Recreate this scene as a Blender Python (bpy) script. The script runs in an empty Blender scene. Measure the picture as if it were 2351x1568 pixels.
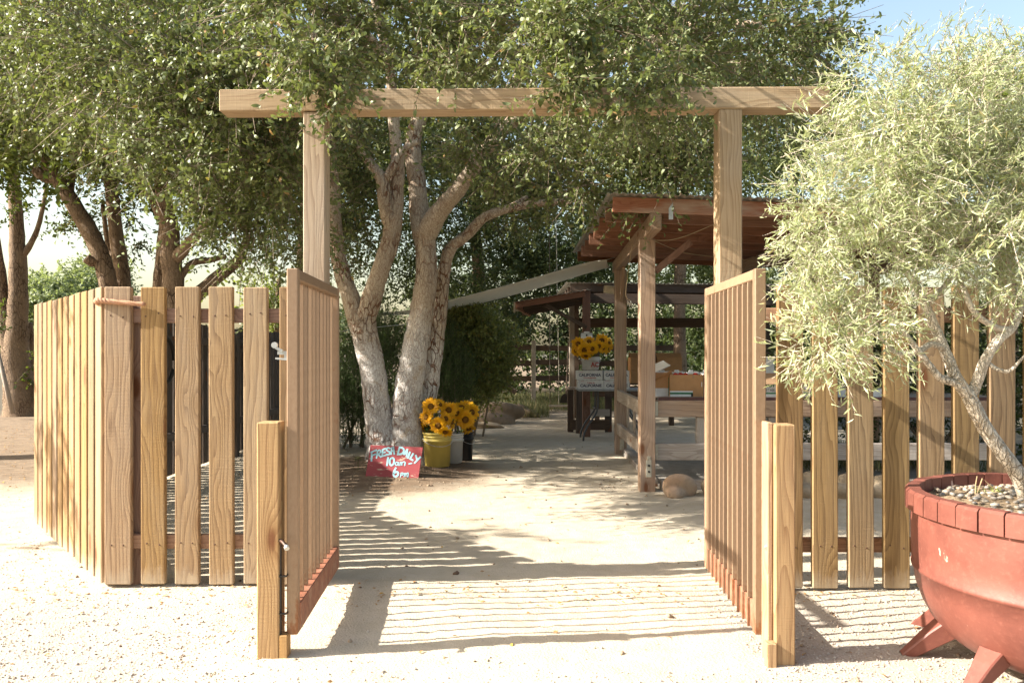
import bpy, bmesh, math, random
import numpy as np
from mathutils import Vector, Matrix, Quaternion

random.seed(7)
RNG = np.random.default_rng(11)
R = math.radians
scene = bpy.context.scene
COL = scene.collection

# ------------------------------------------------------------------ camera, sky, sun, exposure
EYE = 1.38            # eye height, metres
FPX = 1828.0          # focal length in pixels of a 2351 px wide picture (28 mm lens)
HOR = 810.0           # picture row of the horizon
cam_d = bpy.data.cameras.new('camera')
cam_d.lens = 28.0
cam_d.sensor_width = 36.0
cam_d.shift_y = 26.0 / 2351.0
cam_d.clip_start = 0.05
cam_d.clip_end = 600.0
cam_d.dof.use_dof = True
cam_d.dof.focus_distance = 6.5
cam_d.dof.aperture_fstop = 8.0
cam = bpy.data.objects.new('camera', cam_d)
COL.objects.link(cam)
cam.location = (0, 0, EYE)
cam.rotation_euler = (R(90), 0, 0)
scene.camera = cam

SUN_EL, SUN_AZ = R(33.0), R(8.5)      # sun stands to the left, a little behind the viewer
SUN = Vector((-math.cos(SUN_AZ) * math.cos(SUN_EL), -math.sin(SUN_AZ) * math.cos(SUN_EL), math.sin(SUN_EL)))
world = bpy.data.worlds.new('World')
scene.world = world
world.use_nodes = True
wt = world.node_tree
bg = wt.nodes['Background']
skyn = wt.nodes.new('ShaderNodeTexSky')
skyn.sky_type = 'NISHITA'
skyn.sun_disc = False
skyn.sun_elevation = SUN_EL
skyn.sun_rotation = math.atan2(SUN.x, SUN.y)
skyn.air_density = 1.4
skyn.dust_density = 3.0
skyn.ozone_density = 0.0
wt.links.new(skyn.outputs['Color'], bg.inputs['Color'])
bg.inputs['Strength'].default_value = 0.094
sun_d = bpy.data.lights.new('sun', 'SUN')
sun_d.energy = 5.0
sun_d.angle = R(0.53)
sun_d.color = (1.0, 0.945, 0.85)
sun_o = bpy.data.objects.new('sun', sun_d)
COL.objects.link(sun_o)
sun_o.rotation_euler = SUN.to_track_quat('Z', 'Y').to_euler()
sun_o.location = SUN * 50
vs = scene.view_settings
vs.view_transform = 'Standard'
vs.look = 'None'
vs.gamma = 1.0
vs.use_curve_mapping = False
vs.exposure = 1.65
scene.render.engine = 'CYCLES'
scene.cycles.max_bounces = 8
scene.cycles.diffuse_bounces = 4
scene.cycles.transparent_max_bounces = 8
scene.cycles.use_denoising = True
scene.cycles.sample_clamp_indirect = 6.0


# ------------------------------------------------------------------ helpers
def W(px, py, d):
    """A point of the place seen at picture column px, row py and d metres away."""
    return Vector(((px - 1175.5) / FPX * d, d, EYE - (py - HOR) / FPX * d))


def GD(py):
    return FPX * EYE / (py - HOR)


def tag(o, label=None, cat=None, group=None, kind=None):
    if label: o['label'] = label
    if cat: o['category'] = cat
    if group: o['group'] = group
    if kind: o['kind'] = kind
    return o


def empty(name, loc=(0, 0, 0), label=None, cat=None, group=None):
    o = bpy.data.objects.new(name, None)
    o.empty_display_size = 0.1
    COL.objects.link(o)
    o.location = loc
    return tag(o, label, cat, group)


def link_mesh(name, me, mat, parent=None, loc=None):
    o = bpy.data.objects.new(name, me)
    COL.objects.link(o)
    if mat and not me.materials: me.materials.append(mat)
    if parent is not None: o.parent = parent
    if loc is not None: o.location = loc
    return o


def children(o):
    return [c for c in COL.objects if c.parent == o]


def copy_tree(o, parent=None):
    c = o.copy()
    COL.objects.link(c)
    c.parent = parent
    for ch in children(o):
        copy_tree(ch, c)
    return c


class MB:
    """Collects faces of one mesh."""
    def __init__(self):
        self.v, self.f = [], []

    def add(self, vs, fs):
        n = len(self.v)
        self.v += [tuple(p) for p in vs]
        self.f += [tuple(i + n for i in f) for f in fs]
        return self

    def box(self, c, s, rot=None):
        c = Vector(c)
        pts = []
        for x in (-.5, .5):
            for y in (-.5, .5):
                for z in (-.5, .5):
                    p = Vector((x * s[0], y * s[1], z * s[2]))
                    if rot is not None: p = rot @ p
                    pts.append(c + p)
        return self.add(pts, [(0, 1, 3, 2), (4, 6, 7, 5), (0, 4, 5, 1), (2, 3, 7, 6), (0, 2, 6, 4), (1, 5, 7, 3)])

    def tube(self, pts, rad, n=10, cap=True, wob=0.0, seed=0):
        pts = [Vector(p) for p in pts]
        rg = random.Random(seed)
        if not hasattr(rad, '__len__'): rad = [rad] * len(pts)
        vs, fs = [], []
        prev = None
        for i, p in enumerate(pts):
            t = (pts[min(i + 1, len(pts) - 1)] - pts[max(i - 1, 0)])
            if t.length < 1e-9: t = Vector((0, 0, 1))
            t.normalize()
            if prev is None:
                a = Vector((1, 0, 0)) if abs(t.x) < .8 else Vector((0, 1, 0))
                u = t.cross(a).normalized()
            else:
                u = (prev - t * prev.dot(t)).normalized()
            prev = u
            w = t.cross(u)
            for k in range(n):
                a = 2 * math.pi * k / n
                r = rad[i] * (1 + wob * (rg.random() - .5) * 2)
                vs.append(p + u * math.cos(a) * r + w * math.sin(a) * r)
        for i in range(len(pts) - 1):
            for k in range(n):
                k2 = (k + 1) % n
                fs.append((i * n + k, i * n + k2, (i + 1) * n + k2, (i + 1) * n + k))
        if cap:
            fs.append(tuple(reversed(range(n))))
            fs.append(tuple(range((len(pts) - 1) * n, len(pts) * n)))
        return self.add(vs, fs)

    def lathe(self, prof, n=32, c=(0, 0, 0), close=False):
        c = Vector(c)
        vs, fs = [], []
        for r, z in prof:
            for k in range(n):
                a = 2 * math.pi * k / n
                vs.append((c.x + r * math.cos(a), c.y + r * math.sin(a), c.z + z))
        m = len(prof)
        for i in range(m - 1 if not close else m):
            i2 = (i + 1) % m
            for k in range(n):
                k2 = (k + 1) % n
                fs.append((i * n + k, i * n + k2, i2 * n + k2, i2 * n + k))
        return self.add(vs, fs)

    def build(self, name, mat, parent=None, loc=None, smooth=False, bevel=0.0):
        me = bpy.data.meshes.new(name)
        me.from_pydata(self.v, [], self.f)
        if bevel:
            bm = bmesh.new(); bm.from_mesh(me)
            es = [e for e in bm.edges if len(e.link_faces) == 2 and e.calc_face_angle(0) > .6]
            bmesh.ops.bevel(bm, geom=es, offset=bevel, segments=1, affect='EDGES', clamp_overlap=True)
            bm.to_mesh(me); bm.free()
        me.update()
        if smooth:
            me.polygons.foreach_set('use_smooth', [True] * len(me.polygons))
        return link_mesh(name, me, mat, parent, loc)


_timber = {}


def timber(name, p0, p1, w, h, mat, parent=None, up=(0, 0, 1), bevel=0.004, wear=0.0):
    """A squared timber from p0 to p1; w across, h along `up`. Coordinates are the place's; the parent must be unrotated."""
    p0, p1 = Vector(p0), Vector(p1)
    L = (p1 - p0).length
    key = (round(w, 4), round(h, 4), round(L, 3), bevel, mat.name)
    me = _timber.get(key)
    if me is None:
        bm = bmesh.new()
        bmesh.ops.create_cube(bm, size=1.0)
        bmesh.ops.scale(bm, vec=(w, h, L), verts=bm.verts)
        bmesh.ops.translate(bm, vec=(0, 0, L / 2), verts=bm.verts)
        if bevel:
            bmesh.ops.bevel(bm, geom=bm.edges[:], offset=bevel, segments=1, affect='EDGES')
        me = bpy.data.meshes.new(name)
        bm.to_mesh(me); bm.free()
        me.materials.append(mat)
        _timber[key] = me
    z = (p1 - p0).normalized()
    y = Vector(up)
    y = y - z * y.dot(z)
    if y.length < 1e-5:
        y = Vector((0, 1, 0)) - z * z.y
    y.normalize()
    x = y.cross(z)
    m = Matrix((x, y, z)).transposed().to_4x4()
    m.translation = p0 - (parent.location if parent is not None else Vector())
    o = bpy.data.objects.new(name, me)
    COL.objects.link(o)
    if parent is not None: o.parent = parent
    o.matrix_local = m
    return o


def smooth_path(pts, rad, sub=5):
    """Catmull-Rom through points with radii."""
    P = [Vector(p) for p in pts]
    out, rr = [], []
    n = len(P)
    for i in range(n - 1):
        p0, p1, p2, p3 = P[max(i - 1, 0)], P[i], P[i + 1], P[min(i + 2, n - 1)]
        for k in range(sub):
            t = k / sub
            out.append(0.5 * ((2 * p1) + (p2 - p0) * t + (2 * p0 - 5 * p1 + 4 * p2 - p3) * t * t + (3 * p1 - p0 - 3 * p2 + p3) * t ** 3))
            rr.append(rad[i] * (1 - t) + rad[i + 1] * t)
    out.append(P[-1]); rr.append(rad[-1])
    return out, rr


# ------------------------------------------------------------------ materials
def newmat(name):
    m = bpy.data.materials.new(name)
    m.use_nodes = True
    nt = m.node_tree
    b = nt.nodes['Principled BSDF']
    return m, nt, b


class NT:
    """Small wrapper for chaining shader nodes."""
    def __init__(self, nt):
        self.nt = nt

    def n(self, t, **kw):
        x = self.nt.nodes.new(t)
        for k, v in kw.items():
            setattr(x, k, v)
        return x

    def put(self, sock, val):
        if val is None: return
        if isinstance(val, bpy.types.NodeSocket):
            self.nt.links.new(val, sock)
        else:
            sock.default_value = val

    def math(self, op, a, b=None, c=None, clamp=False):
        x = self.n('ShaderNodeMath', operation=op, use_clamp=clamp)
        self.put(x.inputs[0], a); self.put(x.inputs[1], b)
        if c is not None: self.put(x.inputs[2], c)
        return x.outputs[0]

    def vmath(self, op, a, b=None):
        x = self.n('ShaderNodeVectorMath', operation=op)
        self.put(x.inputs[0], a)
        if b is not None: self.put(x.inputs[1], b)
        return x.outputs[0]

    def noise(self, v, scale=5.0, detail=4.0, rough=.55, dist=0.0):
        x = self.n('ShaderNodeTexNoise')
        self.put(x.inputs['Vector'], v)
        x.inputs['Scale'].default_value = scale
        x.inputs['Detail'].default_value = detail
        x.inputs['Roughness'].default_value = rough
        x.inputs['Distortion'].default_value = dist
        return x.outputs['Fac']

    def voro(self, v, scale=5.0, feature='F1', out='Distance', rand=1.0):
        x = self.n('ShaderNodeTexVoronoi', feature=feature)
        self.put(x.inputs['Vector'], v)
        x.inputs['Scale'].default_value = scale
        x.inputs['Randomness'].default_value = rand
        return x.outputs[out]

    def ramp(self, f, a, b, lo=0.0, hi=1.0, smooth=True):
        x = self.n('ShaderNodeMapRange', interpolation_type='SMOOTHSTEP' if smooth else 'LINEAR')
        self.put(x.inputs[0], f)
        x.inputs[1].default_value = a; x.inputs[2].default_value = b
        x.inputs[3].default_value = lo; x.inputs[4].default_value = hi
        return x.outputs[0]

    def mix(self, f, a, b, mode='MIX'):
        x = self.n('ShaderNodeMix', data_type='RGBA', blend_type=mode)
        self.put(x.inputs[0], f)
        for s, v in ((x.inputs[6], a), (x.inputs[7], b)):
            if isinstance(v, (tuple, list)) and len(v) == 3: v = (*v, 1.0)
            self.put(s, v)
        return x.outputs[2]

    def bump(self, h, strength=.3, dist=.01, normal=None):
        x = self.n('ShaderNodeBump')
        x.inputs['Strength'].default_value = strength
        x.inputs['Distance'].default_value = dist
        self.put(x.inputs['Height'], h)
        if normal is not None: self.put(x.inputs['Normal'], normal)
        return x.outputs[0]

    def obj(self):
        return self.n('ShaderNodeTexCoord').outputs['Object']

    def pos(self):
        return self.n('ShaderNodeNewGeometry').outputs['Position']

    def rnd(self):
        return self.n('ShaderNodeObjectInfo').outputs['Random']

    def island(self):
        return self.n('ShaderNodeNewGeometry').outputs['Random Per Island']


def wood(name, light, dark, knotc=(.16, .06, .025), grey=(.42, .37, .31), greyamt=.35, freq=34.0, rough=.72, contrast=1.0, vary=.22, bumps=.5, dust=0.0):
    m, nt, b = newmat(name)
    t = NT(nt)
    o = t.obj(); rn = t.rnd()
    sep = t.n('ShaderNodeCombineXYZ')
    t.put(sep.inputs[0], t.math('MULTIPLY', rn, 37.0)); t.put(sep.inputs[1], t.math('MULTIPLY', rn, 91.0)); t.put(sep.inputs[2], t.math('MULTIPLY', rn, 53.0))
    v = t.vmath('ADD', o, sep.outputs[0])
    kd = t.voro(t.vmath('MULTIPLY', v, (5.2, 5.2, 1.9)), 1.0)
    knot = t.ramp(kd, .16, .08, 0, 1)
    swirl = t.ramp(kd, .62, .0, 0, 1)
    lowv = t.vmath('MULTIPLY', v, (5.0, 5.0, .55))
    n1 = t.noise(lowv, 1.0, 3.0, .5)
    sx = t.n('ShaderNodeSeparateXYZ'); t.put(sx.inputs[0], v)
    ph = t.math('ADD', t.math('MULTIPLY', t.math('ADD', sx.outputs[0], t.math('MULTIPLY', sx.outputs[1], .6)), freq), t.math('MULTIPLY', n1, freq * .30))
    ph = t.math('ADD', ph, t.math('MULTIPLY', t.math('POWER', swirl, 2.0), 3.2))
    saw = t.math('FRACT', ph)
    ring = t.math('POWER', saw, 2.2)
    fib = t.noise(t.vmath('MULTIPLY', v, (260.0, 260.0, 5.0)), 1.0, 2.0, .6)
    sawm = t.noise(t.vmath('MULTIPLY', v, (6.0, 6.0, 130.0)), 1.0, 2.0, .6)
    blot = t.noise(t.vmath('MULTIPLY', v, (7.0, 7.0, 1.6)), 1.0, 4.0, .6)
    f = t.math('ADD', t.math('MULTIPLY', ring, .62 * contrast), t.math('MULTIPLY', t.ramp(fib, .35, .7), .40 * contrast), clamp=True)
    col = t.mix(f, light, dark)
    col = t.mix(t.math('MULTIPLY', t.ramp(blot, .42, .72), greyamt), col, grey)
    hs = t.n('ShaderNodeHueSaturation')
    t.put(hs.inputs['Value'], t.ramp(rn, 0, 1, 1 - vary, 1 + vary * .55, False))
    t.put(hs.inputs['Hue'], t.ramp(t.math('FRACT', t.math('MULTIPLY', rn, 7.3)), 0, 1, .4955, .503, False))
    t.put(hs.inputs['Saturation'], t.ramp(t.math('FRACT', t.math('MULTIPLY', rn, 3.7)), 0, 1, .78, 1.05, False))
    t.put(hs.inputs['Color'], col)
    col = t.mix(t.math('MULTIPLY', t.ramp(kd, .30, .10), .45), hs.outputs[0], dark)
    col = t.mix(t.math('MULTIPLY', knot, .88), col, knotc)
    if dust:
        so = t.n('ShaderNodeSeparateXYZ'); t.put(so.inputs[0], o)
        sp = t.math('ADD', so.outputs[2], t.math('MULTIPLY', t.noise(t.vmath('MULTIPLY', v, (30., 30., 9.)), 1.0, 4.0, .65), .22))
        col = t.mix(t.math('MULTIPLY', t.ramp(sp, .24, .10), dust), col, (.42, .35, .26))
    t.put(b.inputs['Base Color'], col)
    b.inputs['Roughness'].default_value = rough
    b.inputs['Specular IOR Level'].default_value = .25
    h = t.math('ADD', t.math('MULTIPLY', ring, -.5), t.math('ADD', t.math('MULTIPLY', fib, .6), t.math('MULTIPLY', sawm, .9)))
    t.put(b.inputs['Normal'], t.bump(h, bumps, .0022))
    return m


def plain(name, col, rough=.6, metal=0.0, var=.12, scale=20.0, bump=.1, bdist=.002, spec=.4, dirt=None, dirtamt=.5):
    m, nt, b = newmat(name)
    t = NT(nt)
    o = t.obj()
    n = t.noise(o, scale, 5.0, .6)
    c2 = tuple(max(0, c * (1 - var * 2)) for c in col)
    c = t.mix(t.ramp(n, .3, .75), col, c2)
    if dirt:
        c = t.mix(t.math('MULTIPLY', t.ramp(t.noise(o, scale * .35, 6.0, .65), .48, .68), dirtamt), c, dirt)
    t.put(b.inputs['Base Color'], c)
    b.inputs['Roughness'].default_value = rough
    b.inputs['Metallic'].default_value = metal
    b.inputs['Specular IOR Level'].default_value = spec
    if bump:
        t.put(b.inputs['Normal'], t.bump(n, bump, bdist))
    return m


def leafmat(name, c1, c2, c3=None, p3=.03, rough=.38, trans=.28, under=None, spec=.5):
    """c1..c2 by leaf, a few leaves c3; underside paler; light shines through a little."""
    m, nt, b = newmat(name)
    t = NT(nt)
    rn = t.island()
    c = t.mix(rn, c1, c2)
    if c3:
        c = t.mix(t.math('GREATER_THAN', t.math('FRACT', t.math('MULTIPLY', rn, 17.3)), 1 - p3), c, c3)
    if under:
        bf = t.n('ShaderNodeNewGeometry').outputs['Backfacing']
        c = t.mix(t.math('MULTIPLY', bf, .75), c, under)
    t.put(b.inputs['Base Color'], c)
    b.inputs['Roughness'].default_value = rough
    b.inputs['Specular IOR Level'].default_value = spec
    tr = t.n('ShaderNodeBsdfTranslucent')
    t.put(tr.inputs['Color'], t.mix(.5, c, tuple(min(1, x * k) for x, k in zip(c2, (2.2, 2.4, .9)))))
    mx = t.n('ShaderNodeMixShader')
    mx.inputs[0].default_value = trans
    nt.links.new(b.outputs[0], mx.inputs[1]); nt.links.new(tr.outputs[0], mx.inputs[2])
    nt.links.new(mx.outputs[0], nt.nodes['Material Output'].inputs[0])
    return m


def barkmat(name, c1, c2, crack, scale=7.0, paint=None, paint_top=1.5):
    m, nt, b = newmat(name)
    t = NT(nt)
    p = t.pos()
    n0 = t.noise(p, 3.0, 4.0, .6)
    base = t.vmath('MULTIPLY', p, (1.0, 1.0, .30))
    nn = t.n('ShaderNodeTexNoise'); t.put(nn.inputs['Vector'], p); nn.inputs['Scale'].default_value = 9.0; nn.inputs['Detail'].default_value = 3.0
    base = t.vmath('ADD', base, t.vmath('MULTIPLY', nn.outputs['Color'], (.07, .07, .05)))
    e1 = t.voro(base, scale * 2.4, 'DISTANCE_TO_EDGE')
    e2 = t.voro(base, scale * 6.0, 'DISTANCE_TO_EDGE')
    fine = t.noise(t.vmath('MULTIPLY', p, (60, 60, 25)), 1.0, 3.0, .6)
    amt = t.ramp(t.noise(p, 2.2, 3.0, .6), .38, .62)
    ck = t.math('MULTIPLY', t.ramp(e1, .10, .015), amt)
    ck2 = t.math('MULTIPLY', t.ramp(e2, .10, .0), .55)
    col = t.mix(n0, c1, c2)
    if paint:
        sz = t.n('ShaderNodeSeparateXYZ'); t.put(sz.inputs[0], p)
        hh = t.math('ADD', sz.outputs[2], t.math('MULTIPLY', t.math('SUBTRACT', n0, .5), 1.3))
        pm = t.math('MULTIPLY', t.ramp(hh, paint_top, paint_top - .8), t.ramp(t.noise(p, 5.5, 5.0, .65), .68, .56))
        col = t.mix(t.math('MULTIPLY', pm, .92), col, paint)
    col = t.mix(t.math('MAXIMUM', ck, ck2), col, crack)
    col = t.mix(t.math('MULTIPLY', fine, .25), col, crack)
    t.put(b.inputs['Base Color'], col)
    b.inputs['Roughness'].default_value = .85
    b.inputs['Specular IOR Level'].default_value = .2
    h = t.math('SUBTRACT', t.math('MULTIPLY', fine, .25), t.math('ADD', t.math('MULTIPLY', ck, 1.0), t.math('MULTIPLY', ck2, .5)))
    t.put(b.inputs['Normal'], t.bump(h, .9, .02))
    return m


M = {}
M['fence'] = wood('fence_wood', (.37, .23, .095), (.155, .08, .03), greyamt=.18, grey=(.36, .30, .22), dust=.6, vary=.28)
M['fence_gold'] = wood('fence_wood_golden', (.31, .19, .068), (.13, .068, .022), greyamt=.12, grey=(.34, .28, .2), dust=.6, freq=30, vary=.28)
M['fence_in'] = wood('rail_wood', (.36, .20, .11), (.20, .09, .045), greyamt=.15, vary=.15)
M['fence_dark'] = wood('old_fence_wood', (.13, .10, .08), (.065, .045, .033), greyamt=.3, grey=(.18, .15, .13))  # fence wood with the shade of its back side put into the tone
M['portal'] = wood('portal_wood', (.44, .32, .19), (.22, .135, .065), greyamt=.2, freq=40, vary=.06, contrast=.9)
M['post_gold'] = wood('stop_post_wood', (.42, .25, .10), (.22, .105, .035), greyamt=.08, freq=40, vary=.06)
M['stand'] = wood('stand_wood', (.40, .255, .155), (.20, .11, .062), greyamt=.4, grey=(.36, .30, .25), vary=.15)
M['stand_red'] = wood('stand_red_wood', (.27, .12, .06), (.15, .06, .03), greyamt=.2, grey=(.32, .2, .13), vary=.2)
M['fascia'] = wood('weathered_fascia', (.36, .16, .09), (.24, .075, .038), greyamt=.75, grey=(.48, .38, .29), vary=.05)
M['stand_grey'] = wood('stand_grey_wood', (.42, .35, .28), (.24, .18, .135), greyamt=.5, grey=(.42, .37, .32), vary=.15)
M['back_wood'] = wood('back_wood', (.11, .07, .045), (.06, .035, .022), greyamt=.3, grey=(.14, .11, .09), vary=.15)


def steel(name):
    m, nt, b = newmat(name)
    t = NT(nt)
    o = t.obj()
    n1 = t.noise(t.vmath('MULTIPLY', o, (14, 14, 5)), 1.0, 6.0, .65)
    n2 = t.noise(t.vmath('MULTIPLY', o, (70, 70, 40)), 1.0, 4.0, .6)
    sz = t.n('ShaderNodeSeparateXYZ'); t.put(sz.inputs[0], o)
    pz = t.n('ShaderNodeSeparateXYZ'); t.put(pz.inputs[0], t.pos()); low = t.ramp(pz.outputs[2], .45, .08, 0, .16)
    rust = t.ramp(t.math('ADD', t.math('ADD', t.math('MULTIPLY', n1, .75), t.math('MULTIPLY', n2, .25)), low), .58, .74)
    c = t.mix(rust, t.mix(n2, (.33, .225, .145), (.22, .135, .078)), t.mix(n2, (.30, .125, .05), (.17, .065, .028)))
    hv = t.n('ShaderNodeHueSaturation'); t.put(hv.inputs['Color'], c)
    t.put(hv.inputs['Value'], t.ramp(t.rnd(), 0, 1, .72, 1.15, False))
    t.put(b.inputs['Base Color'], hv.outputs[0])
    b.inputs['Roughness'].default_value = .55
    b.inputs['Metallic'].default_value = .15
    b.inputs['Specular IOR Level'].default_value = .4
    t.put(b.inputs['Normal'], t.bump(t.math('ADD', n2, rust), .25, .0012))
    return m


M['steel'] = steel('rusted_gate_steel')
M['rail_red'] = plain('red_oxide_steel', (.33, .135, .08), .6, .1, .2, 30, .2, .0015, .3, dirt=(.40, .26, .18), dirtamt=.5)
M['iron'] = plain('dark_iron', (.06, .055, .05), .5, .7, dirt=(.12, .05, .03))
M['zinc'] = plain('zinc_plated_steel', (.62, .62, .60), .4, .6, dirt=(.35, .28, .22))
M['bracket'] = plain('painted_bracket', (.50, .47, .38), .5, .2, dirt=(.3, .2, .12))
M['rope'] = plain('rope_fibre', (.50, .27, .16), .9, 0, scale=120, bump=.5, bdist=.003)


def groundmat():
    m, nt, b = newmat('sandy_ground')
    t = NT(nt)
    p = t.pos()
    s = t.n('ShaderNodeSeparateXYZ'); t.put(s.inputs[0], p)
    x, y = s.outputs[0], s.outputs[1]
    big = t.noise(p, .9, 5.0, .6)
    mid = t.noise(p, 6.0, 5.0, .65)
    fine = t.noise(p, 90.0, 4.0, .7)
    grit = t.voro(p, 85.0)
    sand = t.mix(t.ramp(mid, .3, .7), (.53, .455, .35), (.46, .39, .29))
    sand = t.mix(t.math('MULTIPLY', t.ramp(fine, .52, .74), .32), sand, (.33, .265, .20))
    sand = t.mix(t.math('MULTIPLY', t.ramp(grit, .22, .08), .35), sand, (.28, .21, .15))
    # loose soil round the oak, darkened for shade there; under left trees and behind
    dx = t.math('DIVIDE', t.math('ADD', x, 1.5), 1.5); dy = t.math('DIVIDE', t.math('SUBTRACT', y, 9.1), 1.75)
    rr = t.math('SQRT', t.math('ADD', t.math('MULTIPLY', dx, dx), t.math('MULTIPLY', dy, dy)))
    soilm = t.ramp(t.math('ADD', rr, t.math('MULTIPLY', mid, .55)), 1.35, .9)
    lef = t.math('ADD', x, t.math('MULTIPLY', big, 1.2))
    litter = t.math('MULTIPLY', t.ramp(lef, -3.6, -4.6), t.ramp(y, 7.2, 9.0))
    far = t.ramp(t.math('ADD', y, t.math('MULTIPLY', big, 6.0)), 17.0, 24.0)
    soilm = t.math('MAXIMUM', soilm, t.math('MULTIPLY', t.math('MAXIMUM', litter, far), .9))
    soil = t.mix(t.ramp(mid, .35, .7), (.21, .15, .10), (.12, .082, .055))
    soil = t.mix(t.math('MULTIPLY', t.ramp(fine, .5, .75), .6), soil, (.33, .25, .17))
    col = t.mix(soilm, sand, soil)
    # front gravel left and right of the gateway, base darkened for shading between chips
    gv = t.math('MULTIPLY', t.ramp(y, 4.9, 4.2), t.ramp(t.math('ABSOLUTE', t.math('ADD', x, t.math('MULTIPLY', big, .5))), .9, 1.5))
    col = t.mix(t.math('MULTIPLY', gv, .8), col, t.mix(grit, (.30, .26, .215), (.46, .41, .35)))
    # outer ground, mostly out of view, darkened to cut bounced light
    low_bounce = t.math('MAXIMUM', t.ramp(t.math('ADD', y, t.math('MULTIPLY', big, 1.0)), 1.6, .6), t.math('MULTIPLY', t.ramp(t.math('ADD', x, t.math('MULTIPLY', big, 2.0)), 6.0, 7.5), 1.0))
    low_bounce = t.math('MAXIMUM', low_bounce, t.math('MULTIPLY', t.ramp(t.math('ADD', x, t.math('MULTIPLY', big, 2.0)), -9.5, -11.5), .8))
    col = t.mix(low_bounce, col, t.mix(mid, (.075, .07, .055), (.12, .105, .075)))
    t.put(b.inputs['Base Color'], col)
    b.inputs['Roughness'].default_value = .95
    b.inputs['Specular IOR Level'].default_value = .1
    h = t.math('ADD', t.math('MULTIPLY', fine, .6), t.math('ADD', t.math('MULTIPLY', mid, 1.3), t.math('MULTIPLY', grit, .5)))
    t.put(b.inputs['Normal'], t.bump(h, .55, .010))
    return m


M['ground'] = groundmat()


# ------------------------------------------------------------------ ground
def gh(x, y):
    """Height of the ground."""
    x = np.asarray(x, float); y = np.asarray(y, float)
    h = .008 * np.sin(x * 1.7 + .6 * y) + .007 * np.sin(y * 2.3 - 1.1 * x + 1) + .004 * np.sin(5.1 * x + 3.7 * y)
    h += .10 * np.exp(-(((x + 1.45) / .95) ** 2 + ((y - 9.25) / 1.0) ** 2))
    h += .35 * np.clip((y - 22) / 30, 0, 1)
    return h


def g(x, y):
    return float(gh(x, y))


def make_ground():
    def axis(lo, hi, a, b, fine, grow=1.13):
        pts = list(np.arange(a, b, fine))
        st, q = fine, b
        while q < hi:
            pts.append(q); st *= grow; q += st
        pts.append(hi)
        st, q = fine, a - fine
        low = []
        while q > lo:
            low.append(q); st *= grow; q -= st
        low.append(lo)
        return np.array(low[::-1] + pts)
    xs = axis(-260, 260, -4.5, 4.5, .045)
    ys = axis(-30, 420, 2.6, 11.0, .045)
    X, Y = np.meshgrid(xs, ys)
    Z = gh(X, Y)
    near = (Y < 13) & (np.abs(X) < 6)
    Z += np.where(near, RNG.normal(0, .0022, X.shape), 0)
    # footworn dimples
    for _ in range(420):
        cx, cy = RNG.uniform(-4, 4), RNG.uniform(3, 10.5)
        r, a = RNG.uniform(.04, .16), RNG.uniform(-.0055, .004)
        Z += a * np.exp(-(((X - cx) / r) ** 2 + ((Y - cy) / (r * 1.2)) ** 2))
    nx, ny = len(xs), len(ys)
    me = bpy.data.meshes.new('ground')
    me.vertices.add(nx * ny)
    me.vertices.foreach_set('co', np.stack([X, Y, Z], -1).astype(np.float32).ravel())
    i, j = np.meshgrid(np.arange(nx - 1), np.arange(ny - 1))
    a = (j * nx + i).ravel()
    q = np.stack([a, a + 1, a + 1 + nx, a + nx], -1).astype(np.int32)
    me.loops.add(q.size); me.polygons.add(len(q))
    me.loops.foreach_set('vertex_index', q.ravel())
    me.polygons.foreach_set('loop_start', np.arange(len(q), dtype=np.int32) * 4)
    me.polygons.foreach_set('use_smooth', np.ones(len(q), bool))
    me.update(calc_edges=True)
    o = link_mesh('ground', me, M['ground'])
    tag(o, 'pale sandy ground of the yard and forecourt', 'ground', kind='structure')


make_ground()


# ------------------------------------------------------------------ leaves and small scattered pieces
def unit(a):
    return a / np.maximum(np.linalg.norm(a, axis=-1, keepdims=True), 1e-9)


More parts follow.
